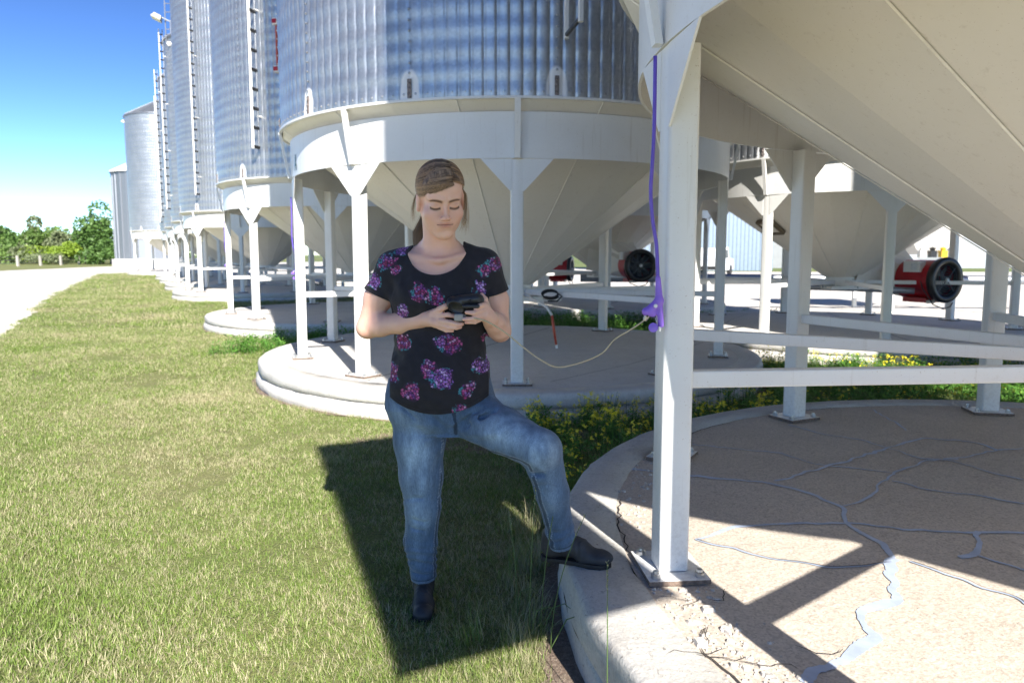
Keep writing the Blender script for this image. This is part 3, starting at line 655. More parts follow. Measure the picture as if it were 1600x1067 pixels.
build(MB().box((0, 0, 2.62), (2.7, 2.1, .2)), 'rim', M_white, t)
for sx in (-1.2, 1.2):
    for sy in (-.9, .9): build(MB().box((sx, sy, 1.25), (.09, .09, 2.5)), 'leg', M_white, t)
for x, mt in ((-.3, M_white), (-.05, M_black), (.2, simple('yellow_valve', (.6, .4, .02), .4)), (.45, M_white)): build(MB().box((x, -.45, 1.36), (.14, .14, .16)).lathe([(.05, 1.44), (.07, 1.5), (0, 1.53)], 8, c=(x, -.45, 0)), 'valve', mt, t)
build(MB().tube([(.8, -.6, 1.75), (1.4, -.7, 1.45)], .09, 10), 'red_pipe', M_red, t)
M_shed = simple('blue_grey_shed_cladding', (.22, .28, .35), .45, .2, .06, 3); M_trim = simple('pale_trim', (.72, .75, .78), .5)
t = thing('steel_shed', 'blue-grey ribbed steel shed beyond the gravel yard', 'shed', (15.6, 60.5, 0))
m = MB(); x = -6.0
while x < 6.0:
    m.add([(x, 0, 0), (x + .22, 0, 0), (x + .22, 0, 6), (x, 0, 6), (x + .25, -.04, 0), (x + .30, -.04, 0), (x + .25, -.04, 6), (x + .30, -.04, 6)], [(0, 1, 2, 3), (1, 4, 6, 2), (4, 5, 7, 6)]); 
    m.add([(x + .30, -.04, 0), (x + .333, 0, 0), (x + .333, 0, 6), (x + .30, -.04, 6)], [(0, 1, 2, 3)]); x += .333
m.box((0, 5.0, 3), (12, 9.9, 5.98)); build(m, 'wall', M_shed, t)
build(MB().add([(-6.3, -.4, 5.9), (6.3, -.4, 5.9), (6.3, 5, 7.4), (-6.3, 5, 7.4), (6.3, 10.4, 5.9), (-6.3, 10.4, 5.9)], [(0, 1, 2, 3), (3, 2, 4, 5)]), 'roof', M_trim, t)
for x in (-6.02, 6.02): build(MB().box((x, -.04, 3), (.35, .12, 6)), 'corner_trim', M_trim, t)
def pickup(loc, rz, label):
    t = thing('pickup_truck', label, 'pickup truck', loc, rz)
    P = [(-2.7, .55), (-2.65, 1.0), (-1.0, 1.05), (-.85, 1.1), (-.45, 1.75), (.75, 1.78), (1.05, 1.12), (2.5, 1.0), (2.68, .8), (2.68, .5), (2.2, .42), (-2.4, .42)]
    n = len(P); V = [(x, y, z) for y in (-.92, .92) for x, z in P]
    b = build(MB().add(V, [tuple(range(n)), tuple(range(2 * n - 1, n - 1, -1))] + [(i, (i + 1) % n, n + (i + 1) % n, n + i) for i in range(n)]), 'body', M_trim, t); bevel(b, .05)
    for s in (-1, 1): build(MB().add([(-.35, s * .93, 1.12), (.85, s * .93, 1.14), (.66, s * .93, 1.66), (-.3, s * .93, 1.64)], [(0, 1, 2, 3)]), 'side_window', M_glass, t)
    build(MB().box((2.7, 0, .55), (.12, 1.8, .2)), 'bumper', M_black, t); build(MB().box((-2.72, 0, .55), (.12, 1.8, .2)), 'bumper', M_black, t)
    for x in (-1.65, 1.7):
        for s in (-1, 1):
            w = MB().lathe([(0, -.12), (.3, -.12), (.37, -.08), (.37, .08), (.3, .12), (0, .12)], 20); w.v = [(a, c, b_) for a, b_, c in w.v]; build(w, 'wheel', M_dark, t, loc=(x, s * .85, .37))
    for s in (-.7, .7): build(MB().box((2.7, s, .82), (.06, .3, .16)), 'headlight', M_galv2, t)
pickup((12.7, 46, 0), R_(62), 'pale pickup truck parked on the gravel by the blue-grey shed')

# off-camera sun flag, added for its shadow (stands behind and right of the camera; its shade covers the woman)
t = thing('sun_flag', 'dark cloth sun flag on a tall light stand added outside the picture to cast shade', 'sun flag', (.56, -.36, 0))
build(MB().tube([(0, 0, 0), (0, 0, 4.0)], .006, 6), 'stand', M_black, t)
for a in (30, 150, 270): build(MB().tube([(0, 0, .5), (.5 * math.cos(R_(a)), .5 * math.sin(R_(a)), .02)], .008, 6), 'foot', M_black, t)
build(MB().box((.395, .193, 2.94), (.86, .012, 2.06), Matrix.Rotation(math.atan2(.43, .88), 3, 'Z')), 'cloth', simple('black_flag_cloth', (.03, .03, .03), .9), t)
for z in (1.91, 3.97): build(MB().tube([(0, 0, z), (.79, .386, z)], .012, 6), 'crossbar', M_black, t)

# ---------------------------------------------------------------- implicit surface modelling (smooth unions, dual contouring on a narrow band)
def smin(a, b, k):
    if k <= 0: return np.minimum(a, b)
    h = np.maximum(k - np.abs(a - b), 0) / k; return np.minimum(a, b) - h * h * k * .25
def smax(a, b, k): return -smin(-a, -b, k)
def cap(P, a, b, r1, r2):
    a = np.asarray(a, float); b = np.asarray(b, float); ab = b - a; q = P - a; t = np.clip(q @ ab / max(ab @ ab, 1e-12), 0, 1)
    return np.linalg.norm(q - t[:, None] * ab, axis=1) - (r1 + (r2 - r1) * t)
def ell(P, c, r, M=None):
    q = P - np.asarray(c, float)
    if M is not None: q = q @ M
    r = np.asarray(r, float); k0 = np.linalg.norm(q / r, axis=1); k1 = np.linalg.norm(q / (r * r), axis=1); return k0 * (k0 - 1) / np.maximum(k1, 1e-9)
class Field:
    def __init__(s): s.p = []
    def cap(s, a, b, r1, r2=None, k=.02, op='u'):
        r2 = r1 if r2 is None else r2; a = np.array(a, float); b = np.array(b, float)
        s.p.append((lambda P: cap(P, a, b, r1, r2), (a + b) / 2, np.linalg.norm(b - a) / 2 + max(r1, r2), k, op)); return s
    def ell(s, c, r, M=None, k=.02, op='u'):
        s.p.append((lambda P: ell(P, c, r, M), np.array(c, float), max(r), k, op)); return s
    def chain(s, pts, rs, k=.01, k0=None):
        for i in range(len(pts) - 1): s.cap(pts[i], pts[i + 1], rs[i], rs[i + 1], k0 if (i == 0 and k0 is not None) else k)
        return s
    def fn(s, f, c, R, k=.02, op='u'): s.p.append((f, np.array(c, float), R, k, op)); return s
    def ev(s, P, c, R):
        d = np.full(len(P), .2)
        for f, pc, pr, k, op in s.p:
            if np.linalg.norm(pc - c) > pr + R + k + .03: continue
            e = f(P)
            d = smin(d, e, k) if op == 'u' else smax(d, -e, k) if op == 's' else np.maximum(d, e)
        return d
def contour(F, lo, hi, h, post=None):
    B = 8; lo = np.array(lo, float); hi = np.array(hi, float); nb = np.ceil((hi - lo) / (h * B)).astype(int); bs = h * B; half = bs * .5 * 1.733
    verts = []; keys = []; edges = []; N = nb * B + 2
    g = np.arange(B + 1); GX, GY, GZ = np.meshgrid(g, g, g, indexing='ij'); G = np.stack([GX, GY, GZ], -1).reshape(-1, 3)
    idx = np.stack(np.meshgrid(*[np.arange(n) for n in nb], indexing='ij'), -1).reshape(-1, 3)
    # coarse test in super blocks
    sup = {}
    for b in idx: sup.setdefault(tuple(b // 4), []).append(b)
    E8 = [(0, 0, 0), (1, 0, 0), (0, 1, 0), (1, 1, 0), (0, 0, 1), (1, 0, 1), (0, 1, 1), (1, 1, 1)]
    for sk, bl in sup.items():
        bl = np.array(bl); cs = lo + (bl + .5) * bs; sc = cs.mean(0); d = F.ev(cs, sc, bs * 3.6)
        if post is not None: d = post(cs, d)
        for b, dd in zip(bl, d):
            if abs(dd) > half * 1.35 + .006: continue
            c0 = lo + (b + .5) * bs; P = lo + (b * B + G) * h; v = F.ev(P, c0, half)
            if post is not None: v = post(P, v)
            v = v.reshape(B + 1, B + 1, B + 1); s_ = v < 0
            if s_.all() or not s_.any(): continue
            cnt = sum(s_[i:B + i, j:B + j, k:B + k].astype(int) for i, j, k in E8); act = (cnt > 0) & (cnt < 8)
            ci = np.argwhere(act); acc = np.zeros((len(ci), 3)); n = np.zeros(len(ci))
            for ax in range(3):
                o = [0, 0, 0]; o[ax] = 1
                for p in range(4):
                    q = [0, 0, 0]; oth = [a for a in range(3) if a != ax]; q[oth[0]] = p & 1; q[oth[1]] = p >> 1
                    A = ci + q; Bq = A + o; va = v[A[:, 0], A[:, 1], A[:, 2]]; vb = v[Bq[:, 0], Bq[:, 1], Bq[:, 2]]
                    m = (va < 0) != (vb < 0); t = np.where(m, va / np.where(m, va - vb, 1), 0)
                    acc += np.where(m[:, None], np.array(q) + np.outer(t, o), 0); n += m
            verts.append(lo + (b * B + ci + acc / n[:, None]) * h); gi = b * B + ci; keys.append((gi[:, 0] * N[1] + gi[:, 1]) * N[2] + gi[:, 2])
            for ax in range(3):
                o = [0, 0, 0]; o[ax] = 1; a = s_[:B, :B, :B]; bb = s_[o[0]:B + o[0], o[1]:B + o[1], o[2]:B + o[2]]
                e = np.argwhere(a != bb)
                if len(e): edges.append((ax, b * B + e, a[e[:, 0], e[:, 1], e[:, 2]]))
    V = np.concatenate(verts); K = np.concatenate(keys); o = np.argsort(K); K = K[o]; V = V[o]; Fc = []
    def look(gi):
        k = (gi[:, 0] * N[1] + gi[:, 1]) * N[2] + gi[:, 2]; i = np.searchsorted(K, k); i = np.clip(i, 0, len(K) - 1); return i, K[i] == k
    for ax, gi, inside in edges:
        u, w = [(1, 2), (2, 0), (0, 1)][ax]; du = np.zeros(3, int); dw = np.zeros(3, int); du[u] = 1; dw[w] = 1
        q = [look(gi - du - dw), look(gi - dw), look(gi), look(gi - du)]; ok = q[0][1] & q[1][1] & q[2][1] & q[3][1]
        Q = np.stack([x[0] for x in q], 1); Q = np.where(inside[:, None], Q, Q[:, ::-1]); Fc.append(Q[ok])
    return V, np.concatenate(Fc)
def np_mesh(name, V, F, mats, cols=None, smooth=True):
    F = np.asarray(F); me = bpy.data.meshes.new(name); me.vertices.add(len(V)); me.vertices.foreach_set('co', np.asarray(V, float).ravel())
    me.loops.add(F.size); me.loops.foreach_set('vertex_index', F.ravel()); me.polygons.add(len(F)); k = F.shape[1]
    me.polygons.foreach_set('loop_start', np.arange(0, F.size, k)); me.polygons.foreach_set('loop_total', np.full(len(F), k))
    if smooth: me.polygons.foreach_set('use_smooth', np.ones(len(F), bool))
    for mt in (mats if isinstance(mats, (list, tuple)) else [mats]): me.materials.append(mt)
    for nm, c in (cols or {}).items():
        a = me.color_attributes.new(nm, 'FLOAT_COLOR', 'POINT'); cc = np.ones((len(V), 4)); cc[:, :3] = c; a.data.foreach_set('color', cc.ravel())
    me.update(); me.validate(); return me
def normals(me):
    n = np.empty(len(me.vertices) * 3); me.vertices.foreach_get('normal', n); return n.reshape(-1, 3)
def hsh(a): return np.mod(np.abs(np.sin(a @ np.array([127.1, 311.7, 74.7])) * 43758.5453), 1.0)
def vnoise(P, s):
    q = P * s; i = np.floor(q); f = q - i; f = f * f * (3 - 2 * f); r = 0
    for dx in (0, 1):
        for dy in (0, 1):
            for dz in (0, 1):
                w = (f[:, 0] if dx else 1 - f[:, 0]) * (f[:, 1] if dy else 1 - f[:, 1]) * (f[:, 2] if dz else 1 - f[:, 2]); r = r + w * hsh(i + [dx, dy, dz])
    return r - .5
def fbm(P, s, o=3): return sum(vnoise(P + 7.3 * k, s * 2 ** k) / 2 ** k for k in range(o))

# ---------------------------------------------------------------- the woman
woman = thing('person', 'woman in black floral T-shirt and jeans holding a meter, one boot on the pad', 'person', (-.17, 2.6, 0))
WO = np.array([-.17, 2.6, 0])
def add_part(name, V, F, mats, cols=None, parent=None):
    me = np_mesh(name, V - WO, F, mats, cols); return link(name, me, parent or woman)
# head frame: x = towards picture right, y = out of the face, z = up
yaw, pit, rol = R_(16), R_(22), R_(3)
HM = Matrix.Rotation(yaw, 3, 'Z') @ Matrix.Rotation(R_(180), 3, 'Z')            # face towards -Y world
fwd = np.array([math.sin(yaw) * math.cos(pit), -math.cos(yaw) * math.cos(pit), -math.sin(pit)])
rgt0 = np.array([math.cos(yaw), math.sin(yaw), 0]); up0 = np.cross(rgt0, -fwd); up0 = up0 if up0[2] > 0 else -up0
rgt = rgt0 * math.cos(rol) + up0 * math.sin(rol); up = up0 * math.cos(rol) - rgt0 * math.sin(rol)
H = np.stack([rgt, fwd, up], 1)            # columns; local -> world: HC + H @ l
HC = np.array([-.243, 2.485, 1.537]); HS = 1.04
def hw(l): return HC + H @ (np.array(l, float) * HS)
def hl(P): return (P - HC) @ H / HS
B = Field()
def he(c, r, k=.02, op='u'): B.ell(hw(c), np.array(r) * HS, H, k, op)
def hc(a, b, r1, r2=None, k=.02, op='u'): B.cap(hw(a), hw(b), r1 * HS, (r2 or r1) * HS, k, op)
TZ = np.array([.705, .745, .79, .84, .90, .96, 1.02, 1.08, 1.14, 1.20, 1.26, 1.31, 1.345, 1.37])
TA = np.array([.135, .172, .188, .184, .170, .158, .152, .152, .158, .163, .158, .140, .105, .055])
TB = np.array([.085, .105, .117, .120, .117, .112, .108, .106, .108, .112, .104, .088, .070, .055])
TX = np.array([-.262, -.262, -.265, -.267, -.267, -.265, -.264, -.264, -.264, -.264, -.264, -.264, -.262, -.26])
TY = np.array([2.600, 2.600, 2.600, 2.600, 2.605, 2.612, 2.615, 2.612, 2.607, 2.602, 2.597, 2.594, 2.592, 2.590])
def torso(P):
    z = P[:, 2]; a = np.interp(z, TZ, TA); b = np.interp(z, TZ, TB); x = np.abs(P[:, 0] - np.interp(z, TZ, TX)) / a; y = np.abs(P[:, 1] - np.interp(z, TZ, TY)) / b
    f = (x ** 2.35 + y ** 2.35) ** (1 / 2.35); d = (f - 1) * np.minimum(a, b) * .9
    return np.maximum(d, np.maximum(z - 1.375, .705 - z))
def upper_body(Fd, o=0.0, sleeve=None):
    Fd.fn(lambda P: torso(P) - o, (-.262, 2.6, 1.01), .42, .03)
    for s in (-1, 1):
        Fd.ell((-.264 + s * .070, 2.512, 1.195), (.062 + o, .044 + o, .060 + o), None, .045)
    Fd.ell((-.264, 2.515, .93), (.11 + o, .045 + o, .10 + o), None, .06)
    for s, sh in ((-1, (-.416, 2.600, 1.300)), (1, (-.108, 2.574, 1.305))):
        Fd.cap((-.262 + s * .04, 2.59, 1.362), sh, .030 + o, .047 + o, .035)
        Fd.cap((-.262 + s * .10, 2.585, 1.26), (sh[0] - s * .01, sh[1], sh[2] - .02), .06 + o, .05 + o, .03)
AR = [(-.424, 2.60, 1.296), (-.488, 2.60, 1.19), (-.527, 2.60, 1.080)]; AL = [(-.102, 2.573, 1.300), (-.060, 2.59, 1.18), (-.043, 2.60, 1.068)]
def arms(Fd, o=0.0):
    Fd.chain(AR, [.050 + o, .0465 + o, .037 + o], .02, .04); Fd.chain(AL, [.049 + o, .0455 + o, .037 + o], .02, .04)
upper_body(B); arms(B)
B.chain([AR[2], (-.475, 2.575, 1.092), (-.40, 2.54, 1.103), (-.295, 2.490, 1.124)], [.036, .040, .035, .0245], .015, .02)
B.chain([AL[2], (-.048, 2.555, 1.083), (-.063, 2.50, 1.110), (-.078, 2.448, 1.131)], [.036, .040, .035, .025], .015, .02)
B.cap((-.262, 2.50, 1.325), (-.395, 2.565, 1.345), .008, .008, .02); B.cap((-.245, 2.50, 1.325), (-.135, 2.55, 1.35), .008, .008, .02)
# neck
B.cap((-.262, 2.592, 1.33), HC + H @ np.array([0, -.030, -.055]), .057, .052, .035)
B.cap((-.285, 2.545, 1.345), HC + H @ np.array([-.045, -.02, -.06]), .014, .014, .03); B.cap((-.245, 2.54, 1.345), HC + H @ np.array([.045, -.02, -.06]), .014, .014, .03)
# skull and face
he((0, -.020, .030), (.072, .090, .083), .02); he((0, .024, -.038), (.054, .055, .074), .03); he((-.027, .040, -.056), (.025, .026, .030), .03); he((.027, .040, -.056), (.025, .026, .030), .03); he((0, .040, .042), (.056, .042, .050), .03)
he((0, .065, -.102), (.017, .017, .015), .028)
for s in (-1, 1):
    hc((s * .050, .0, -.045), (s * .017, .058, -.100), .014, .011, .028); he((s * .040, .053, -.032), (.021, .020, .019), .03)
    hc((s * .012, .0795, .021), (s * .044, .064, .022), .0070, .007, .014)
    he((s * .0305, .0885, .001), (.0165, .0105, .0100), .013, 's'); he((s * .0305, .0635, -.0005), (.0160, .0150, .0118), .007)
    hc((s * .018, .0760, -.0070), (s * .045, .0660, -.0060), .0016, .0014, .004)
    he((s * .0104, .0900, -.0400), (.0068, .0080, .0058), .006)
    hc((s * .0295, .070, -.050), (s * .022, .071, -.072), .006, .006, .02)
    he((s * .0725, -.008, -.008), (.0090, .018, .030), .010); he((s * .0755, -.002, -.034), (.006, .009, .010), .006)
hc((0, .0780, .010), (0, .0945, -.030), .0060, .0082, .012); he((0, .0990, -.0345), (.0090, .0084, .0080), .008)
he((0, .0700, -.060), (.026, .0165, .022), .014)
hc((-.024, .0770, -.0605), (-.004, .0865, -.0560), .0026, .0042, .006); hc((.024, .0770, -.0605), (.004, .0865, -.0560), .0026, .0042, .006)
hc((-.016, .0805, -.0670), (.016, .0805, -.0670), .0050, .0050, .007); hc((-.027, .0770, -.0615), (0, .0900, -.0616), .0013, .0014, .003, 's'); hc((.027, .0770, -.0615), (0, .0900, -.0616), .0013, .0014, .003, 's')
for s in (-1, 1): hc((s * .0045, .0935, -.0440), (s * .005, .088, -.0425), .0020, .0018, .003, 's')
RH_PALM= [(-0.295,2.490,1.123), (-0.265,2.465,1.141), (-0.262,2.455,1.115), (-0.246,2.450,1.140), (-0.246,2.450,1.111)]
RH_F=[ [(-0.245,2.440,1.138), (-0.217,2.425,1.142), (-0.193,2.425,1.137)] , [(-0.245,2.435,1.121), (-0.208,2.410,1.117), (-0.181,2.405,1.111), (-0.168,2.405,1.113)] , [(-0.245,2.440,1.108), (-0.213,2.415,1.101), (-0.188,2.410,1.100), (-0.175,2.410,1.102)] , [(-0.251,2.450,1.098), (-0.225,2.430,1.089), (-0.203,2.430,1.087)] ]
RH_T= [(-0.271,2.460,1.143), (-0.247,2.440,1.158), (-0.226,2.430,1.170), (-0.217,2.430,1.176)]
LH_PALM= [(-0.075,2.450,1.126), (-0.085,2.430,1.146), (-0.093,2.420,1.166), (-0.095,2.415,1.140)]
LH_F=[ [(-0.093,2.410,1.178), (-0.107,2.390,1.175), (-0.122,2.385,1.167)] , [(-0.095,2.405,1.161), (-0.126,2.380,1.152), (-0.151,2.380,1.154)] , [(-0.097,2.405,1.146), (-0.128,2.380,1.133), (-0.160,2.380,1.131)] , [(-0.097,2.410,1.132), (-0.124,2.390,1.121), (-0.154,2.390,1.119)] ]
LH_T= [(-0.087,2.435,1.169), (-0.093,2.430,1.194), (-0.102,2.430,1.209)]
DEV= [(-0.168,2.410,1.191), (-0.121,2.410,1.197), (-0.187,2.405,1.176), (-0.185,2.390,1.168), (-0.139,2.395,1.192), (-0.176,2.400,1.137)]
CABLE= [(-0.165,2.395,1.138), (-0.117,2.370,1.134), (-0.081,2.370,1.123), (-0.021,2.380,1.085), (0.039,2.390,1.035), (0.097,2.390,0.993), (0.151,2.390,0.969), (0.226,2.380,0.984), (0.299,2.370,1.018), (0.340,2.360,1.066), (0.390,2.350,1.099), (0.427,2.345,1.125), (0.441,2.340,1.140)]
PCAB= [(0.451,2.330,1.966), (0.452,2.330,1.746), (0.448,2.330,1.626), (0.446,2.335,1.546), (0.454,2.335,1.454), (0.468,2.335,1.372), (0.475,2.335,1.254)]
PCON= [(0.474,2.330,1.258), (0.479,2.330,1.196), (0.446,2.335,1.160), (0.483,2.330,1.129), (0.442,2.335,1.145), (0.462,2.330,1.108), (0.465,2.320,1.180)]
for palm, rs in ((RH_PALM, (.0245, .0185, .0185, .0150, .0145)), (LH_PALM, (.0245, .0195, .0170, .0175))):
    w = palm[0]
    for p, r in zip(palm[1:], rs[1:]): B.cap(w, p, .0215, r, .012)
B.cap(RH_PALM[1], RH_PALM[3], .0170, .0140, .010); B.cap(RH_PALM[2], RH_PALM[4], .0170, .0140, .010); B.cap(RH_PALM[3], RH_PALM[4], .0130, .0130, .012)
B.cap(LH_PALM[1], LH_PALM[2], .018, .0155, .010); B.cap(LH_PALM[2], LH_PALM[3], .0155, .0155, .012)
def finger(pts, r0, r1):
    n = len(pts)
    for i in range(n - 1):
        a, b = r0 + (r1 - r0) * i / (n - 1), r0 + (r1 - r0) * (i + 1) / (n - 1)
        B.cap(pts[i], pts[i + 1], a, b * (.97 if i < n - 2 else .92), .0035)
for f, (a, b) in zip(RH_F, ((.0098, .0074), (.0100, .0074), (.0094, .0070), (.0084, .0062))): finger(f, a, b)
for f, (a, b) in zip(LH_F, ((.0095, .0072), (.0100, .0074), (.0094, .0070), (.0084, .0062))): finger(f, a, b)
finger(RH_T, .0140, .0084); finger(LH_T, .0140, .0084)
V, F = contour(B, (-.60, 2.30, .62), (.04, 2.74, 1.69), .0024)
# skin colouring
q = hl(V); n_ = len(V); col = np.tile(np.array([.80, .49, .37]), (n_, 1)); fb = fbm(V, 14, 3)[:, None]; col *= 1 + fb * .10
def blob(c, r): return np.exp(-(((q - np.array(c)) / np.array(r)) ** 2).sum(1))
def mixc(w, c):
    global col
    w = np.clip(w, 0, 1)[:, None]; col = col * (1 - w) + np.array(c) * w
isf = (np.abs(q).max(1) < .16)
for s in (-1, 1):
    mixc(blob((s * .042, .066, -.036), (.020, .03, .018)) * .35 * isf, (.66, .27, .20))
    x = q[:, 0] * s; arc = .0145 + .0035 * np.sin(np.clip((x - .012) / .036, 0, 1) * 2.6) - .002 * np.clip((x - .04) / .01, 0, 1)
    wbrow = np.exp(-((q[:, 2] - arc) / (.0054 - .0020 * np.clip((x - .02) / .03, 0, 1))) ** 4) * (1 / (1 + np.exp(-(x - .011) / .0012))) * (1 / (1 + np.exp((x - .050) / .002))) * (q[:, 1] > .03) * isf
    mixc(wbrow * .95, (.040, .022, .015))
    lash = -.0085 - .0035 * np.sin(np.clip((x - .016) / .031, 0, 1) * math.pi)
    wl = np.exp(-((q[:, 2] - lash) / .0042) ** 4) * (x > .0150) * (x < .0480) * (q[:, 1] > .04) * isf
    mixc(wl * .97, (.025, .014, .010))
    mixc(blob((s * .031, .080, .006), (.017, .03, .008)) * .30 * isf, (.42, .22, .17))
    mixc(blob((s * .030, .070, -.016), (.014, .03, .006)) * .22 * isf, (.42, .22, .18))
    mixc(blob((s * .0050, .092, -.0435), (.0035, .008, .0028)) * .8 * isf, (.16, .06, .045))
    mixc(blob((s * .075, -.008, -.01), (.014, .03, .035)) * .30, (.68, .30, .22))
mixc(blob((0, .085, -.0565), (.022, .02, .0045)) * .75, (.47, .17, .145)); mixc(blob((0, .085, -.0670), (.020, .02, .0052)) * .75, (.52, .19, .16)); mixc(np.exp(-((q[:, 2] + .0614) / .0017) ** 2) * (np.abs(q[:, 0]) < .027) * (q[:, 1] > .06) * isf, (.17, .05, .045))
mixc(blob((0, .100, -.035), (.012, .012, .010)) * .25, (.68, .30, .22))
mixc(blob((0, .075, .05), (.06, .04, .04)) * .15 * isf, (.68, .44, .34))
for c_, r_ in (((-.27, 2.50, 1.31), .07),): mixc(np.exp(-((V - np.array(c_)) ** 2).sum(1) / r_ ** 2) * .22, (.62, .27, .21))
for c_ in ((-.338, 2.545, 1.345), (-.306, 2.52, 1.335), (-.13, 2.49, 1.12)): mixc(np.exp(-((V - np.array(c_)) ** 2).sum(1) / .0035 ** 2), (.20, .09, .06))
for el_ in (AR[2], AL[2]): mixc(np.exp(-((V - np.array(el_)) ** 2).sum(1) / .055 ** 2) * .35, (.62, .28, .21))
for tip in [f[-1] for f in RH_F + LH_F] + [RH_T[-1], LH_T[-1]]: mixc(np.exp(-((V - np.array(tip)) ** 2).sum(1) / .012 ** 2) * .45, (.68, .30, .24))
t = NT('skin'); at = t.n('ShaderNodeVertexColor', layer_name='col'); fn = t.noise(t.pos('world'), 260, 3, .6)
c = t.mix(t.ramp(t.noise(t.pos('world'), 45, 4), [(.35, 0.0), (.75, .16)]), at.outputs[0], (.66, .30, .22))
M_skin = t.set(c, .46, 0, t.bump(fn, .10, .002), Subsurface_Weight=.15, Subsurface_Scale=.012)
M_skin.node_tree.nodes['Principled BSDF'].inputs['Subsurface Radius'].default_value = (1, .35, .2)
body = add_part('body', V, F, M_skin, {'col': col})
# finger nails
m = MB()
M_nail = simple('finger_nail', (.70, .45, .38), .25)
for f, side in [(RH_T, (0, -.7, .7)), (LH_T, (.2, -.8, .3))] + [(f, (0, -.75, .62)) for f in LH_F[:3]] + [(RH_F[0], (0, -.5, .8))]:
    tip = Vector(f[-1]); d = (tip - Vector(f[-2])).normalized(); nrm = Vector(side); nrm = (nrm - d * nrm.dot(d)).normalized(); w = d.cross(nrm)
    c0 = tip + nrm * .0068 - d * .001; Vn = []
    for a in range(5):
        for b_ in range(5): u_, v_ = (a - 2) / 2, (b_ - 2) / 2; Vn.append(c0 + d * u_ * .0052 + w * v_ * .0042 - nrm * (.0018 * v_ * v_ + .0007 * u_ * u_) - Vector(WO))
    build(MB().add(Vn, [(i * 5 + j, i * 5 + j + 1, (i + 1) * 5 + j + 1, (i + 1) * 5 + j) for i in range(4) for j in range(4)]), 'nail', M_nail, body, True)

# T-shirt
S = Field(); upper_body(S, .0075); arms(S, .0085)
S.cap((-.105, 2.575, 1.30), (-.075, 2.585, 1.225), .058, .056, .03)
Usl = (np.array(AR[2]) - np.array(AR[0])); Usl /= np.linalg.norm(Usl); Usr = (np.array(AL[2]) - np.array(AL[0])); Usr /= np.linalg.norm(Usr)
def shirt_post(P, d):
    x, y, z = P.T
    fold = .0105 * fbm(np.stack([x + z * .35, y, z * .45], 1), 12, 3) + .0020 * np.sin((x * .8 + z * 1.6) * 58 + 3 * np.sin(y * 9)) * np.exp(-((z - .98) / .10) ** 2) * np.clip((np.abs(x + .262) - .05) / .1, 0, 1)
    fold = fold + .0022 * np.sin((x * 1.2 + z * .7) * 75) * np.exp(-((x + .40) ** 2 + (z - 1.22) ** 2) / .004) + .0022 * np.sin((-x * 1.2 + z * .7) * 75) * np.exp(-((x + .12) ** 2 + (z - 1.22) ** 2) / .004)
    fold = fold + .0016 * np.sin(z * 85 + 6 * x + 2 * np.sin(x * 25)) * np.exp(-((z - .87) / .05) ** 2)
    d = d + fold - .013 * np.clip((1.0 - z) / .10, 0, 1)
    hem = .868 - .078 * np.clip(1 - ((x + .262) / .21) ** 2, 0, 1) * np.clip((2.62 - y) / .08, 0, 1)
    d = np.maximum(d, hem - z); d = np.maximum(d, z - 1.40)
    r = P - np.array(AR[0]); sl = r @ Usl - .112; far = (x < -.435)
    d = np.where(far, np.maximum(d, sl), d)
    r = P - np.array(AL[0]); sl = r @ Usr - .100; far = (x > -.082)
    d = np.where(far, np.maximum(d, sl), d)
    # scoop neck
    nx = (x + .268) / .116; nz = (z - 1.392) / .117; ny = (y - 2.50) / .12
    d = np.maximum(d, -(np.sqrt(nx ** 2 + nz ** 2 + ny ** 2) - 1) * .08); nb = ((x + .262) / .095) ** 2 + ((y - 2.60) / .075) ** 2
    d = np.maximum(d, np.where(z > 1.33, -(np.sqrt(nb) - 1) * .07, -1))
    return d
Vs, Fs = contour(S, (-.60, 2.42, .74), (.03, 2.76, 1.42), .0026, shirt_post)
FLOW=[ (-0.396,1.362,0.024), (-0.442,1.317,0.030), (-0.403,1.293,0.021), (-0.489,1.250,0.027), (-0.320,1.214,0.033), (-0.265,1.199,0.030), (-0.381,1.153,0.021), (-0.064,1.317,0.027), (-0.095,1.293,0.021), (-0.113,1.235,0.027), (-0.389,1.040,0.026), (-0.218,1.043,0.035), (-0.249,1.043,0.021), (-0.422,0.931,0.027), (-0.292,0.953,0.027), (-0.244,0.919,0.038), (-0.355,0.869,0.030), (-0.158,0.875,0.027), (-0.102,0.950,0.030), (-0.183,0.803,0.024), (-0.096,1.049,0.013) ]
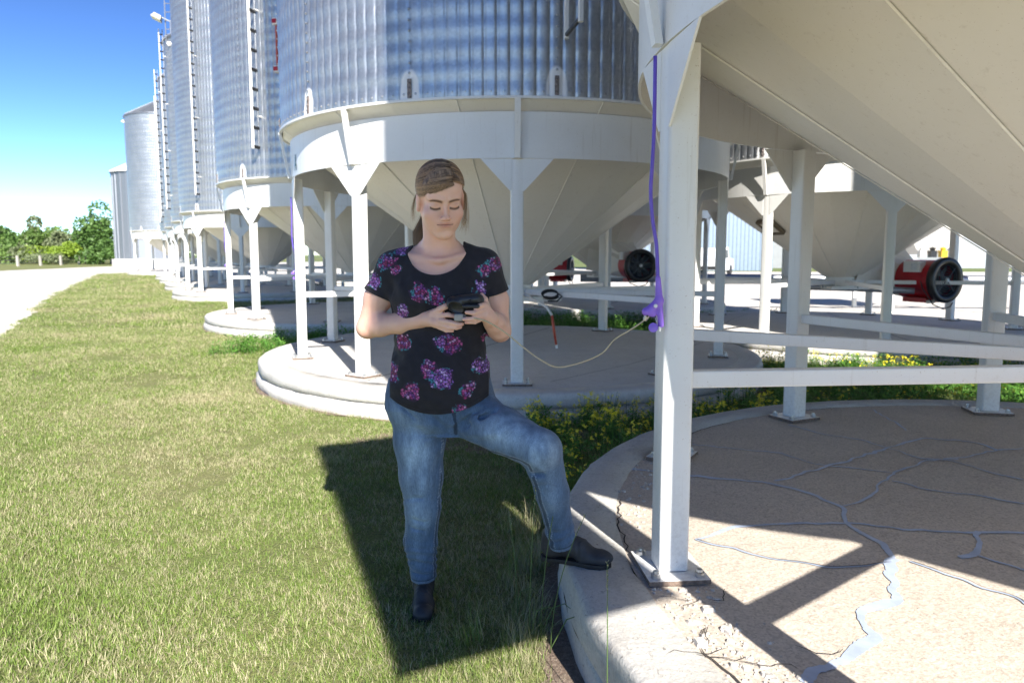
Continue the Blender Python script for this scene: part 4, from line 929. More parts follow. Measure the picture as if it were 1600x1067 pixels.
def flowers(V, me_n):
    col = np.tile(np.array([.0115, .0105, .0155]), (len(V), 1)); col *= 1 + .5 * fbm(V, 60, 2)[:, None]
    for i, (fx, fz, fr) in enumerate(FLOW):
        fr = fr * 1.2
        a = np.hypot(V[:, 0] - fx, (V[:, 2] - fz) * 1.05); wob = fr * (.95 + .75 * fbm(V + i, 30, 2)); ins = (a < wob) & (V[:, 1] < 2.62)
        if not ins.any(): continue
        p = V[ins]; uv = np.stack([p[:, 0], p[:, 2]], 1) / .0088; cell = np.floor(uv); best = np.full(len(p), 9.); bid = np.zeros(len(p)); sec = np.full(len(p), 9.)
        for dx in (-1, 0, 1):
            for dy in (-1, 0, 1):
                c = cell + [dx, dy]; h1 = hsh(np.c_[c, np.full(len(p), 1.)]); h2 = hsh(np.c_[c, np.full(len(p), 2.)]); dd = np.hypot(uv[:, 0] - c[:, 0] - h1, uv[:, 1] - c[:, 1] - h2)
                m_ = dd < best; sec = np.where(m_, best, np.minimum(sec, dd)); bid = np.where(m_, hsh(np.c_[c, np.full(len(p), 5.)]), bid); best = np.minimum(best, dd)
        pal = np.array([(.25, .028, .12), (.38, .08, .22), (.15, .035, .18), (.48, .26, .42), (.19, .015, .07), (.22, .10, .30)]); vio = np.array([(.20, .09, .34), (.32, .16, .46), (.12, .05, .22), (.50, .34, .60), (.24, .07, .28), (.36, .12, .36)])
        pp = pal if i % 3 else vio; cc = pp[(bid * 5.99).astype(int)] * (1.35 - best[:, None]) * np.clip(1.25 - best[:, None] * .5, .3, 1.2)
        edge = (a[ins] / wob[ins]); side = (p[:, 0] < fx - fr * .35); leafy = (edge > .50) & (hsh(np.c_[np.floor(uv / 1.8), np.full(len(p), 8.)]) > (.35 if i % 2 else .55)) & (side | (edge > .85))
        cc = np.where(leafy[:, None], np.array([.04, .20, .24]) * (1.3 - best[:, None] * .6), cc)
        gap = (sec - best < .16) | ((edge > .75) & (bid > .62)); cc = np.where(gap[:, None], np.array([.03, .014, .035]), cc); col[ins] = cc
    return col
fcol = flowers(Vs, None)
hd = np.abs(Vs[:, 2] - (.868 - .078 * np.clip(1 - ((Vs[:, 0] + .262) / .21) ** 2, 0, 1)) - .016) < .0014; fcol[hd & (Vs[:, 1] < 2.6)] *= .4
t = NT('black_floral_jersey'); at = t.n('ShaderNodeVertexColor', layer_name='col'); fn = t.noise(t.pos('world'), 500, 2, .6)
M_shirt = t.set(at.outputs[0], .85, 0, t.bump(fn, .25, .002), Sheen_Weight=.08)
shirt = add_part('t_shirt', Vs, Fs, M_shirt, {'col': fcol})

# jeans
J = Field()
J.fn(lambda P: torso(P) - .010, (-.262, 2.6, 1.01), .42, .03)
JRp = [(-.356, 2.605, .790), (-.343, 2.600, .660), (-.337, 2.597, .525), (-.333, 2.592, .415), (-.346, 2.612, .265), (-.338, 2.632, .118)]
J.chain(JRp, [.090, .093, .079, .066, .060, .050], .02, .018)
JLp = [(-.185, 2.600, .790), (-.110, 2.545, .752), (-.030, 2.480, .728), (.098, 2.372, .688), (.139, 2.412, .525), (.170, 2.458, .372), (.176, 2.470, .318)]
J.chain(JLp, [.090, .086, .080, .069, .056, .049, .048], .018, .022)
for A_, B_, r_, k_ in (((-.215, 2.485, .715), (-.06, 2.46, .80), .006, .022), ((-.20, 2.49, .735), (-.11, 2.47, .81), .004, .018), ((-.23, 2.49, .72), (-.30, 2.47, .80), .004, .02), ((-.41, 2.50, .83), (-.33, 2.48, .76), .003, .014),
        ((-.39, 2.53, .455), (-.30, 2.515, .475), .004, .014), ((-.38, 2.53, .385), (-.285, 2.53, .365), .004, .014), ((-.39, 2.545, .35), (-.31, 2.54, .335), .003, .012), ((-.40, 2.57, .22), (-.30, 2.56, .20), .003, .010), ((-.39, 2.58, .185), (-.30, 2.57, .175), .003, .010), ((-.385, 2.585, .155), (-.30, 2.58, .15), .002, .010),
        ((.045, 2.36, .60), (.10, 2.33, .62), .005, .016), ((.05, 2.35, .565), (.12, 2.33, .575), .004, .014), ((.10, 2.38, .44), (.17, 2.375, .42), .003, .010), ((.12, 2.40, .39), (.19, 2.40, .375), .003, .010)):
    J.cap(A_, B_, r_, r_, k_, 's')
J.ell((.112, 2.348, .690), (.034, .036, .040), None, .03)
def jeans_post(P, d):
    x, y, z = P.T; R = x < -.235
    f = .0040 * fbm(P * np.array([1, 1, .5]), 15, 3)
    f = f + np.where(R, .0028 * np.sin(z * 120 + 26 * (x + .34) + 4 * np.sin(y * 24 + z * 30) + 5 * fbm(P, 9, 2)) * (np.exp(-((z - .20) / .075) ** 2) + .55 * np.exp(-((z - .425) / .05) ** 2)), 0)
    f = f + np.where(x > .0, .0026 * np.sin(z * 130 - 28 * x + 3 * np.sin(y * 25) + 5 * fbm(P, 9, 2)) * np.exp(-((z - .36) / .045) ** 2) + .0022 * np.sin((x * .7 + z) * 95 + 4 * fbm(P, 9, 2)) * np.exp(-(((x - .055) / .06) ** 2 + ((z - .63) / .06) ** 2)), 0)
    ang = np.arctan2(z - .70, x + .19); rr_ = np.hypot(x + .19, z - .70)
    f = f + .0022 * np.sin(ang * 11 + 1 + 5 * fbm(P, 10, 2)) * np.exp(-((rr_ - .11) / .07) ** 2) * (z < .79)
    f = f + .0012 * np.sin(z * 90 + x * 60) * np.exp(-((x + .19) / .12) ** 2 - ((z - .77) / .05) ** 2)
    d = d + f; d = np.maximum(d, z - .895); a = np.array(JRp[-1]); b = np.array(JRp[-2]); u = (a - b) / np.linalg.norm(a - b)
    d = np.where(R & (z < .3), np.maximum(d, (P - a) @ u), d); a = np.array(JLp[-1]); b = np.array(JLp[-3]); u = (a - b) / np.linalg.norm(a - b)
    d = np.where((x > .05) & (z < .45), np.maximum(d, (P - a) @ u), d)
    return d
Vj, Fj = contour(J, (-.50, 2.25, .05), (.24, 2.78, .92), .0034, jeans_post)
def segdist(P, pts):
    best = np.full(len(P), 9.); tt = np.zeros(len(P))
    for i in range(len(pts) - 1):
        a = np.array(pts[i]); b = np.array(pts[i + 1]); ab = b - a; t_ = np.clip((P - a) @ ab / (ab @ ab), 0, 1); d = np.linalg.norm(P - a - t_[:, None] * ab, axis=1); m_ = d < best; best = np.where(m_, d, best); tt = np.where(m_, i + t_, tt)
    return best, tt
jc = np.tile(np.array([.070, .122, .205]), (len(Vj), 1)); fade = np.zeros(len(Vj))
for c_, r_, w_ in (((-.345, 2.50, .60), (.055, .10, .14), .85), ((-.335, 2.52, .40), (.045, .08, .06), .7), ((-.03, 2.38, .745), (.10, .10, .05), .95), ((.10, 2.30, .70), (.05, .06, .06), .9), ((.13, 2.35, .52), (.03, .06, .09), .35), ((-.345, 2.6, .26), (.03, .06, .10), .3), ((-.40, 2.5, .78), (.05, .08, .05), .3)):
    fade += w_ * np.exp(-(((Vj - np.array(c_)) / np.array(r_)) ** 2).sum(1))
fade = np.clip(fade * (.85 + fbm(Vj * np.array([1, 1, .35]), 45, 3) * .8), 0, 1)[:, None]; jc = jc * (1 - fade) + np.array([.38, .50, .62]) * fade
wh = np.clip(fbm(Vj * np.array([1, 1, .25]), 60, 3), -.5, .5)[:, None]; jc *= 1 + wh * .40
def seam(pts, off, wd=.0045):
    P = [np.array(p) + np.array(o) for p, o in zip(pts, off)]; d, tt = segdist(Vj, P); return d, tt
for pts, off in ((JRp, [(.105, -.04, 0), (.098, -.045, 0), (.082, -.035, 0), (.068, -.03, 0), (.060, -.025, 0), (.048, -.02, 0)]), (JRp, [(-.107, -.03, 0), (-.108, -.03, 0), (-.087, -.03, 0), (-.070, -.03, 0), (-.062, -.03, 0), (-.049, -.02, 0)]),
                 (JLp, [(.0, -.06, -.09), (.0, -.065, -.08), (-.02, -.06, -.068), (-.045, -.045, -.04), (-.045, -.042, 0), (-.035, -.035, 0), (-.034, -.035, 0)])):
    d, tt = seam(pts, off); jc[d < .008] = jc[d < .008] * .45; st = (np.abs(d - .011) < .0022) & (np.sin(tt * 160) > -.2); jc[st] = jc[st] * .4 + np.array([.36, .42, .50]) * .6
for a_, b_ in ((JRp[-1], JRp[-2]), (JLp[-1], JLp[-3])):
    a = np.array(a_); u = np.array(b_) - a; u /= np.linalg.norm(u); s_ = (Vj - a) @ u; near = np.linalg.norm(Vj - a, axis=1) < .09
    m_ = near & (s_ < .012); jc[m_] = jc[m_] * .75 + np.array([.30, .38, .48]) * .25; m_ = near & (np.abs(s_ - .015) < .0022); jc[m_] = jc[m_] * .4
d, tt = segdist(Vj, [(-.205, 2.475, .80), (-.200, 2.505, .715), (-.205, 2.56, .675)]); jc[d < .007] *= .35
t = NT('blue_denim'); at = t.n('ShaderNodeVertexColor', layer_name='col'); p = t.pos('world')
mp = t.n('ShaderNodeMapping'); mp.inputs['Scale'].default_value = (420, 420, 60); t.l(p, mp.inputs[0]); tw = t.noise(mp.outputs[0], 1, 3, .7)
c = t.mix(1.0, at.outputs[0], t.ramp(tw, [(.3, (.62, .66, .72)), (.7, (1.3, 1.3, 1.28))]), 'MULTIPLY')
M_denim = t.set(c, .88, 0, t.bump(tw, .35, .0025), Sheen_Weight=.15)
add_part('jeans', Vj, Fj, M_denim, {'col': jc})

# boots
M_boot = simple('black_worn_leather', (.030, .031, .037), .62, 0, .35, 25, .3); M_sole = simple('black_rubber_sole', (.012, .012, .013), .7); M_lace = simple('boot_lace', (.03, .03, .034), .8)
def boot(heel, toe, ank, gz, name):
    heel = np.array(heel, float); toe = np.array(toe, float); ank = np.array(ank, float); u = toe - heel; L = np.linalg.norm(u); u /= L; upv = np.array([0, 0, 1.]); s = np.cross(u, upv)
    K = Field(); hz = np.array([0, 0, gz])
    def p(t_, side, z): return heel + u * t_ * L + s * side + upv * (z + 0)
    base = heel.copy(); base[2] = gz; heel = base
    K.cap(p(.12, 0, .045), p(.14, 0, .085), .034, .035, .02); K.cap(p(.14, 0, .085), ank, .038, .042, .02)
    K.cap(p(.15, 0, .05), p(.55, 0, .055), .034, .032, .025); K.cap(p(.22, 0, .092), p(.62, 0, .050), .028, .024, .025)
    K.cap(p(.62, .012, .030), p(.86, .010, .029), .028, .024, .02); K.cap(p(.62, -.014, .030), p(.84, -.012, .029), .028, .024, .02); K.ell(p(.91, 0, .031), (.033, .030, .021), None, .02)
    def post(P, d):
        t_ = (P - heel) @ u / L; sd = (P - heel) @ s; z = P[:, 2] - gz
        d = d + .0016 * np.sin(t_ * 75 + 5 * np.sin(sd * 60)) * np.exp(-((t_ - .55) / .10) ** 2) * (z > .03) + .0012 * fbm(P, 30, 2)
        tc = np.abs(d * 0 + (t_ - .64 + sd * sd * 30)); d = d - .0012 * np.exp(-(tc / .012) ** 2)
        return np.maximum(d, .014 - z)
    lo = np.minimum(np.minimum(heel, p(1, 0, 0)), ank) - .07; hi = np.maximum(np.maximum(heel, p(1, 0, 0)), ank) + .06; lo[2] = gz
    Vb, Fb = contour(K, lo, hi, .0032, post); bo = add_part(name, Vb, Fb, M_boot)
    m = MB(); out = [(.0, .026), (-.05, .0), (.0, -.026), (.10, -.034), (.30, -.031), (.52, -.034), (.72, -.044), (.88, -.041), (.98, -.024), (1.02, 0), (.98, .024), (.88, .040), (.72, .043), (.52, .033), (.30, .030), (.10, .033)]
    rings = []
    for z, gsc in ((0.0, .95), (.003, .98), (.012, .98), (.015, .94)):
        rings.append([tuple(p(a, b_ * gsc, z) - WO) for a, b_ in out])
    n = len(out); Vv = [v for r_ in rings for v in r_]
    m.add(Vv, [(j * n + k, j * n + (k + 1) % n, (j + 1) * n + (k + 1) % n, (j + 1) * n + k) for j in range(3) for k in range(n)] + [tuple(range(n - 1, -1, -1)), tuple(range(3 * n, 4 * n))])
    build(m, 'sole', M_sole, bo, True, 45)
    m = MB()
    for i in range(5):
        t0 = .24 + i * .065; zz = .124 - i * .0125; m.tube([tuple(p(t0, -.022, zz - .012) - WO), tuple(p(t0 + .02, 0, zz + .002) - WO), tuple(p(t0, .022, zz - .012) - WO)], .0024, 6)
    for sg in (-1, 1): m.tube([tuple(p(.24, 0, .128) - WO), tuple(p(.27, .018 * sg, .132) - WO), tuple(p(.33, .030 * sg, .112) - WO), tuple(p(.30, .036 * sg, .085) - WO)], .0022, 6)
    tag(build(m, 'laces', M_lace, bo, True), kind='stuff'); return bo
boot((-.348, 2.715, 0), (-.326, 2.500, 0), (-.341, 2.640, .150), 0.0, 'boot')
boot((.115, 2.500, .25), (.345, 2.425, .25), (.176, 2.478, .375), .252, 'boot')

# hair: scalp cap plus combed strands and a pony tail
M_hair = None
t = NT('brown_hair'); at = t.n('ShaderNodeVertexColor', layer_name='col'); M_hair = t.set(at.outputs[0], .5, 0, None, Specular_IOR_Level=.6)
HF = Field(); HF.ell(hw((0, -.022, .033)), np.array((.0775, .0965, .0880)) * HS, H, .02); HF.ell(hw((0, .034, .046)), np.array((.0600, .0460, .0535)) * HS, H, .02)
HF.ell(hw((0, -.060, .0)), np.array((.066, .055, .070)) * HS, H, .03); HF.ell(hw((0, -.112, .012)), np.array((.020, .018, .018)) * HS, H, .015)
def hairline(q):
    x, y, z = q.T; g = z - (.080 - .70 * np.clip(x - .030, 0, 1) - .42 * np.clip(.030 - x, 0, 1) - .30 * np.clip(-.045 - x, 0, 1) + .0018 * np.sin(x * 420) + .0012 * np.sin(x * 950))   # > 0 is hair in front
    back = -(y - .012) ; side = -(y + .010 + .35 * np.clip(z + .02, -1, 0)); low = z + .062
    hb = np.minimum(side, low); return np.maximum(np.minimum(g, z - .004), hb)
def hair_post(P, d):
    q = hl(P); ang = np.arctan2(q[:, 2] - .0, -q[:, 1] + .02); d = d + .0010 * np.sin(ang * 70 + q[:, 0] * 160) + .0008 * np.sin(ang * 31 + q[:, 0] * 90)
    d = d + .0018 * np.exp(-((q[:, 0] - .028) / .0022) ** 2) * (q[:, 2] > .05) * (q[:, 1] > -.03)
    return np.maximum(d, -hairline(q) * .6)
Vh, Fh = contour(HF, HC - .15, HC + .17, .0026, hair_post)
q = hl(Vh); s1 = vnoise(np.c_[np.arctan2(q[:, 2], -q[:, 1] + .02) * 3.0, q[:, 0] * 150, q[:, 0] * 0], 1) + vnoise(np.c_[np.arctan2(q[:, 2], -q[:, 1] + .02) * 7.0, q[:, 0] * 420, q[:, 0] * 0], 1) * .7
hcB = np.array([.110, .066, .042]); hcL = np.array([.44, .29, .175]); w = np.clip(.35 + s1 * .9, 0, 1)[:, None]
hair = add_part('hair', Vh, Fh, M_hair, {'col': hcB * (1 - w) + hcL * w})
EA = np.array((.0785, .0975, .0890)); EC = np.array((0, -.022, .033))
def surf(d, off): # point on the scalp ellipsoids along direction d from EC
    d = d / np.linalg.norm(d); r1 = 1 / np.linalg.norm(d / EA)
    o = EC - np.array((0, .034, .046)); rr2 = np.array((.061, .047, .0545)); A = (d / rr2) @ (d / rr2); Bq = 2 * (o / rr2) @ (d / rr2); Cq = (o / rr2) @ (o / rr2) - 1; D = Bq * Bq - 4 * A * Cq
    r2 = (-Bq + math.sqrt(D)) / (2 * A) if D > 0 else 0
    return EC + d * (max(r1, r2) + off)
SV = []; SF = []; SCc = []
def strand(pts, r, c0, c1):
    n = len(pts); b = len(SV); pts = np.array(pts)
    for i, p in enumerate(pts):
        tg = pts[min(i + 1, n - 1)] - pts[max(i - 1, 0)]; tg = tg / max(1e-9, np.linalg.norm(tg)); s_ = np.cross(tg, [0.31, .2, .93]); s_ /= max(1e-9, np.linalg.norm(s_)); w_ = np.cross(tg, s_); rr_ = r * (1 if 0 < i < n - 1 else .3)
        for a in (0, 2.09, 4.19): SV.append(p + (s_ * math.cos(a) + w_ * math.sin(a)) * rr_); SCc.append(c0 + (c1 - c0) * i / (n - 1))
    for i in range(n - 1):
        for k in range(3): a, b2 = b + i * 3 + k, b + i * 3 + (k + 1) % 3; SF.append((a, b2, b2 + 3, a + 3))
def hcol(k=0):
    w = np.clip(.36 + .62 * math.sin(k * 41 + 1) * math.cos(k * 17) + rng.normal(0, .12), 0, 1); return hcB * (1 - w) + np.array([.56, .36, .215]) * w
tail = np.array((0, -.125, .010))
def dirto(p): return np.array(p, float) - EC
for i in range(2600):
    t_ = rng.uniform(0, 1) ** .8; left = rng.uniform() < .62; sx = -1 if left else 1
    p0 = np.array((.029 + rng.normal(0, .001), .083 - .105 * t_, .080 + .044 * math.sin(min(1, t_ * 1.2) * 1.5)))
    jit = rng.normal(0, .004, 3)
    if left: mid = np.array((-.088, .066 - .10 * t_, .052 + .06 * t_ + rng.uniform(-.012, .012))); mid2 = np.array((-.088, -.045, .020 + .055 * t_))
    else: mid = np.array((.090, .040 - .06 * t_, .058 + .05 * t_ + rng.uniform(-.012, .012))); mid2 = np.array((.088, -.05, .028 + .05 * t_))
    D = [dirto(p0), dirto(mid + jit), dirto(mid2 + jit), dirto(tail + rng.normal(0, .012, 3))]; D = [x / np.linalg.norm(x) for x in D]; off = rng.uniform(.0002, .0022); pts = []
    for u in np.linspace(0, 1, 13):
        d = D[0] * (1 - u) ** 3 + D[1] * 3 * u * (1 - u) ** 2 + D[2] * 3 * u * u * (1 - u) + D[3] * u ** 3; pts.append(HC + H @ (surf(d, off + .0006 * math.sin(u * 9 + i)) * HS))
    c = hcol(t_ + (3 if left else 0)); strand(pts, rng.uniform(.00045, .00075), c * .85, c * 1.2)
# temple strands sweeping over the picture-left brow towards the ear, and loose wisps
for i in range(300):
    t_ = rng.uniform(0, 1); p0 = (.028, .082, .072); m1 = (-.024, .092 - .01 * t_, .052 + .022 * t_); m2 = (-.078, .040, .014 + .036 * t_); e = (-.084, -.030, .006 + .03 * t_); j = rng.normal(0, .0025, 3)
    D = [dirto(x) + j for x in (p0, m1, m2, e)]; D = [x / np.linalg.norm(x) for x in D]; pts = []
    for u in np.linspace(0, 1, 12):
        d = D[0] * (1 - u) ** 3 + D[1] * 3 * u * (1 - u) ** 2 + D[2] * 3 * u * u * (1 - u) + D[3] * u ** 3; pts.append(HC + H @ (surf(d, .0015 + .002 * math.sin(u * 3.1)) * HS))
    c = hcol(t_ * .6 + .3) * .95; strand(pts, .0005, c * .8, c * 1.3)
for i in range(60):
    j = rng.normal(0, .0022, 3); e = rng.uniform(0, .03); sx = 1
    pts = [hw(np.array(x) + j * k) for k, x in enumerate([(.060, .040, .050), (.074, .036, .020), (.0775, .030, -.020 - e * .4), (.0765, .028, -.060 - e), (.071, .030, -.085 - e)])]; c = np.array([.42, .27, .15]) * rng.uniform(.7, 1.2); strand(pts, .00030, c * .6, c)
for i in range(26):
    j = rng.normal(0, .003, 3); pts = [hw(np.array(x) + j * k * .7) for k, x in enumerate([(-.078, -.010, .02), (-.083, -.030, -.01), (-.088, -.040, -.05), (-.086, -.045, -.09)])]; c = np.array([.42, .28, .16]) * rng.uniform(.7, 1.2); strand(pts, .0003, c * .6, c)
T0 = hw((0, -.125, .008)); TP = [T0, T0 + np.array([-.012, .035, -.01]), np.array([-.305, 2.635, 1.49]), np.array([-.335, 2.628, 1.43]), np.array([-.340, 2.612, 1.37]), np.array([-.330, 2.605, 1.335])]; TR = [.015, .020, .026, .025, .016, .004]
for i in range(1100):
    a = rng.uniform(0, 6.28); rr_ = math.sqrt(rng.uniform(0, 1)); kx = 1 + .06 * rng.normal(); pts = []
    for k, (p, r_) in enumerate(zip(TP, TR)): pts.append(p + np.array([math.cos(a + k * .25), math.sin(a + k * .25), .2 * math.cos(a)]) * r_ * rr_ * kx)
    P2 = []
    for k in range(len(pts) - 1): P2 += [pts[k], (pts[k] + pts[k + 1]) / 2 + rng.normal(0, .0006, 3)]
    P2.append(pts[-1]); w = rng.uniform(.2, 1); c = np.array([.13, .08, .048]) * (1 - w) + np.array([.44, .29, .165]) * w; strand(P2, .00055, c * .7, c * 1.15)
o = add_part('hair_strands', np.array(SV), np.array(SF), M_hair, {'col': np.array(SCc)}, hair); o['kind'] = 'stuff'
build(MB().lathe([(.017, -.007), (.022, 0), (.017, .007)], 16), 'hair_tie', M_black, hair, True, loc=tuple(T0 - WO + np.array([-.002, .006, 0])), rot=(R_(70), 0, 0))

# ---------------------------------------------------------------- handheld meter, cord, purple cables
D_ = Field(); a0, a1 = np.array(DEV[0]), np.array(DEV[1])
D_.cap(a0 + [-.004, .004, -.006], a1 + [.006, .004, -.004], .0235, .0215, .01); D_.cap(a0 + [0, -.008, .002], a1 + [.004, -.008, .0], .018, .017, .008)
rm = np.array(Matrix.Rotation(R_(35), 3, 'Y') @ Matrix.Rotation(R_(-38), 3, 'X')); D_.ell(np.array(DEV[2]), (.0365, .024, .0285), rm, .010); D_.ell(np.array(DEV[3]) + [0, -.010, .0], (.0285, .030, .0165), rm, .003, 's')
D_.ell(np.array(DEV[4]) + [.004, -.030, .0], (.0055, .014, .0055), None, .002, 's'); D_.ell(np.array(DEV[4]) + [.018, -.028, -.010], (.004, .012, .004), None, .002, 's')
D_.cap(np.array(DEV[4]) + [-.02, -.016, -.018], np.array(DEV[4]) + [.025, -.014, -.018], .007, .007, .004)
Vd, Fd = contour(D_, (-.24, 2.34, 1.12), (-.07, 2.46, 1.25), .0018)
mt = thing('handheld_meter', 'black moulded handheld meter with a round cup, held in both hands', 'meter', (-.15, 2.41, 1.18))
link('casing', np_mesh('casing', Vd - np.array([-.15, 2.41, 1.18]), Fd, simple('black_moulded_plastic', (.022, .022, .025), .42, 0, .2, 60, .15)), mt)
build(MB().lathe([(0, -.002), (.0045, -.002), (.006, .001), (.004, .003)], 12), 'socket_screw', M_black, mt, True, loc=(.012, -.031, .012), rot=(R_(90), 0, 0))
M_cord = simple('beige_cord', (.50, .42, .28), .5, 0, .1, 40); M_plug = simple('grey_translucent_plug', (.30, .28, .26), .25)
def smooth(pts, n=8):
    P = [np.array(p) for p in pts]; out = []
    for i in range(len(P) - 1):
        p0, p1, p2, p3 = P[max(i - 1, 0)], P[i], P[i + 1], P[min(i + 2, len(P) - 1)]
        for k in range(n): u = k / n; out.append(.5 * ((2 * p1) + (p2 - p0) * u + (2 * p0 - 5 * p1 + 4 * p2 - p3) * u * u + (3 * p1 - p0 - 3 * p2 + p3) * u ** 3))
    out.append(P[-1]); return [tuple(p) for p in out]
cd = thing('meter_cable', 'thin beige cord running from the handheld meter to the purple connector', 'cable', CABLE[0]); c0 = np.array(CABLE[0])
build(MB().tube([tuple(np.array(p) - c0) for p in smooth(CABLE)], .0026, 8), 'cord', M_cord, cd, True)
pl = build(MB().box((-.012, .0, -.002), (.034, .022, .024)), 'plug', M_plug, cd); bevel(pl, .004)
build(MB().box((.006, -.004, 0), (.010, .014, .016)), 'plug_tip', simple('dark_plug_insert', (.06, .05, .05), .4), pl)
e0 = np.array(CABLE[-1]) - c0; bb = build(MB().tube([tuple(e0 + np.array([-.006, 0, -.010])), tuple(e0 + np.array([.004, 0, .012])), tuple(e0 + np.array([.010, 0, .030]))], [.006, .011, .011], 12), 'connector_barrel', simple('nickel_beige_connector', (.58, .52, .42), .3, .4), cd, True, 50)
build(MB().tube([tuple(e0 + np.array([.000, -.012, .006])), tuple(e0 + np.array([.0, -.016, .006]))], .0035, 8), 'screw', M_black, bb)
def purple_set(name_loc, label, pts, con, group='purple sensor cables hanging on the bin legs'):
    o0 = np.array(pts[-1]); t = thing('sensor_cable', label, 'cable', tuple(o0), 0, group)
    L = lambda p: tuple(np.array(p) - o0)
    build(MB().tube([L(p) for p in smooth(pts)], .0062, 10), 'cable', M_purple, t, True)
    top, mid, l1, r1, l2, capc, bl = con
    K = Field(); K.cap(np.array(top) + [0, 0, .012], mid, .0085, .013, .01); K.cap(mid, np.array(l1) + [.004, 0, .004], .012, .0165, .012); K.cap(np.array(mid) + [.002, .003, 0], np.array(r1) + [.004, .003, -.012], .011, .0105, .006); K.cap(np.array(l1) + [-.008, 0, .0], np.array(l1) + [.014, 0, -.004], .014, .014, .004)
    lo = np.array([o0[0] - .09, o0[1] - .05, o0[2] - .19]); Vc, Fc = contour(K, lo, lo + [.18, .10, .24], .0028)
    link('connector', np_mesh('connector', Vc - o0, Fc, M_purple2), t)
    build(MB().tube([L(np.array(bl) + [.0, -.001, 0]), L(np.array(bl) + [0, -.008, 0])], .006, 10), 'rivet', M_white, t, True, 40)
    cp = build(MB().lathe([(0, -.004), (.006, -.004), (.009, -.010), (.0145, -.010), (.0155, .010), (0, .012)], 20), 'dust_cap', M_purple2, t, True, 40, loc=L(capc), rot=(R_(82), 0, R_(-12)))
    build(MB().tube([L(np.array(l1) + [.022, 0, -.012]), L(np.array(l1) + [.026, -.004, -.03]), L(np.array(capc) + [.010, 0, .012])], .0022, 6), 'cap_chain', M_bolt, cp.parent, True)
    build(MB().box(L(np.array(capc) + [.020, .0, -.004]), (.008, .008, .016)), 'tie_end', M_white, t)
    return t
pc = purple_set(None, 'purple sensor cable with light purple connector on the nearest white post', PCAB, PCON)
sh = np.array([-2.36, 5.49, .03])
for base, lab in ((np.array((-2.325, 7.72, 1.24)), 'purple sensor cable on the first post left of the woman, behind her arm'), (np.array((-5.33, 13.45, 1.24)), 'small purple sensor cable among the posts of the second bin behind')):
    c = copy_tree(pc); c.location = tuple(base); tag(c, lab)

# ---------------------------------------------------------------- grass, weeds, trees, fence
def blade_mesh(name, blades, mat, extra=None):
    V = []; F = []; T = []; D = []; MI = []
    for (bx, by, h, az, lean, w, tint, dry) in blades:
        u = np.array([math.cos(az), math.sin(az)]); s = np.array([-u[1], u[0]]) * w / 2; n = len(V)
        for f, ww in ((0, 1), (.45, .8), (.8, .45)):
            c = np.array([bx, by]) + u * lean * f ** 1.8; z = h * f * (1 - .15 * f * abs(lean) / max(h, .01))
            V += [(c[0] - s[0] * ww, c[1] - s[1] * ww, z), (c[0] + s[0] * ww, c[1] + s[1] * ww, z)]
        c = np.array([bx, by]) + u * lean; V.append((c[0], c[1], h * (1 - .2 * min(1, abs(lean) / max(h, .01)))))
        F += [(n, n + 1, n + 3, n + 2), (n + 2, n + 3, n + 5, n + 4), (n + 4, n + 5, n + 6)]; T += [tint * .75, tint * .75, tint, tint, tint, tint, min(1, tint * 1.2)]; D += [dry] * 7; MI += [0] * 3
    mats = [mat]
    if extra:
        ev, ef, emi, et, em = extra; n = len(V); V += ev; F += [tuple(i + n for i in f) for f in ef]; MI += [i + 1 for i in emi]; T += et; D += [0] * len(ev); mats += em
    me = bpy.data.meshes.new(name); me.from_pydata(V, [], F)
    for m_ in mats: me.materials.append(m_)
    me.polygons.foreach_set('material_index', MI)
    for nm, a in (('tint', T), ('dry', D)): at = me.attributes.new(nm, 'FLOAT', 'POINT'); at.data.foreach_set('value', np.array(a, float))
    me.update(); return me
def coll(name, meshes):
    c = bpy.data.collections.new(name)
    for i, me in enumerate(meshes): o = bpy.data.objects.new(me.name, me); c.objects.link(o)
    return c
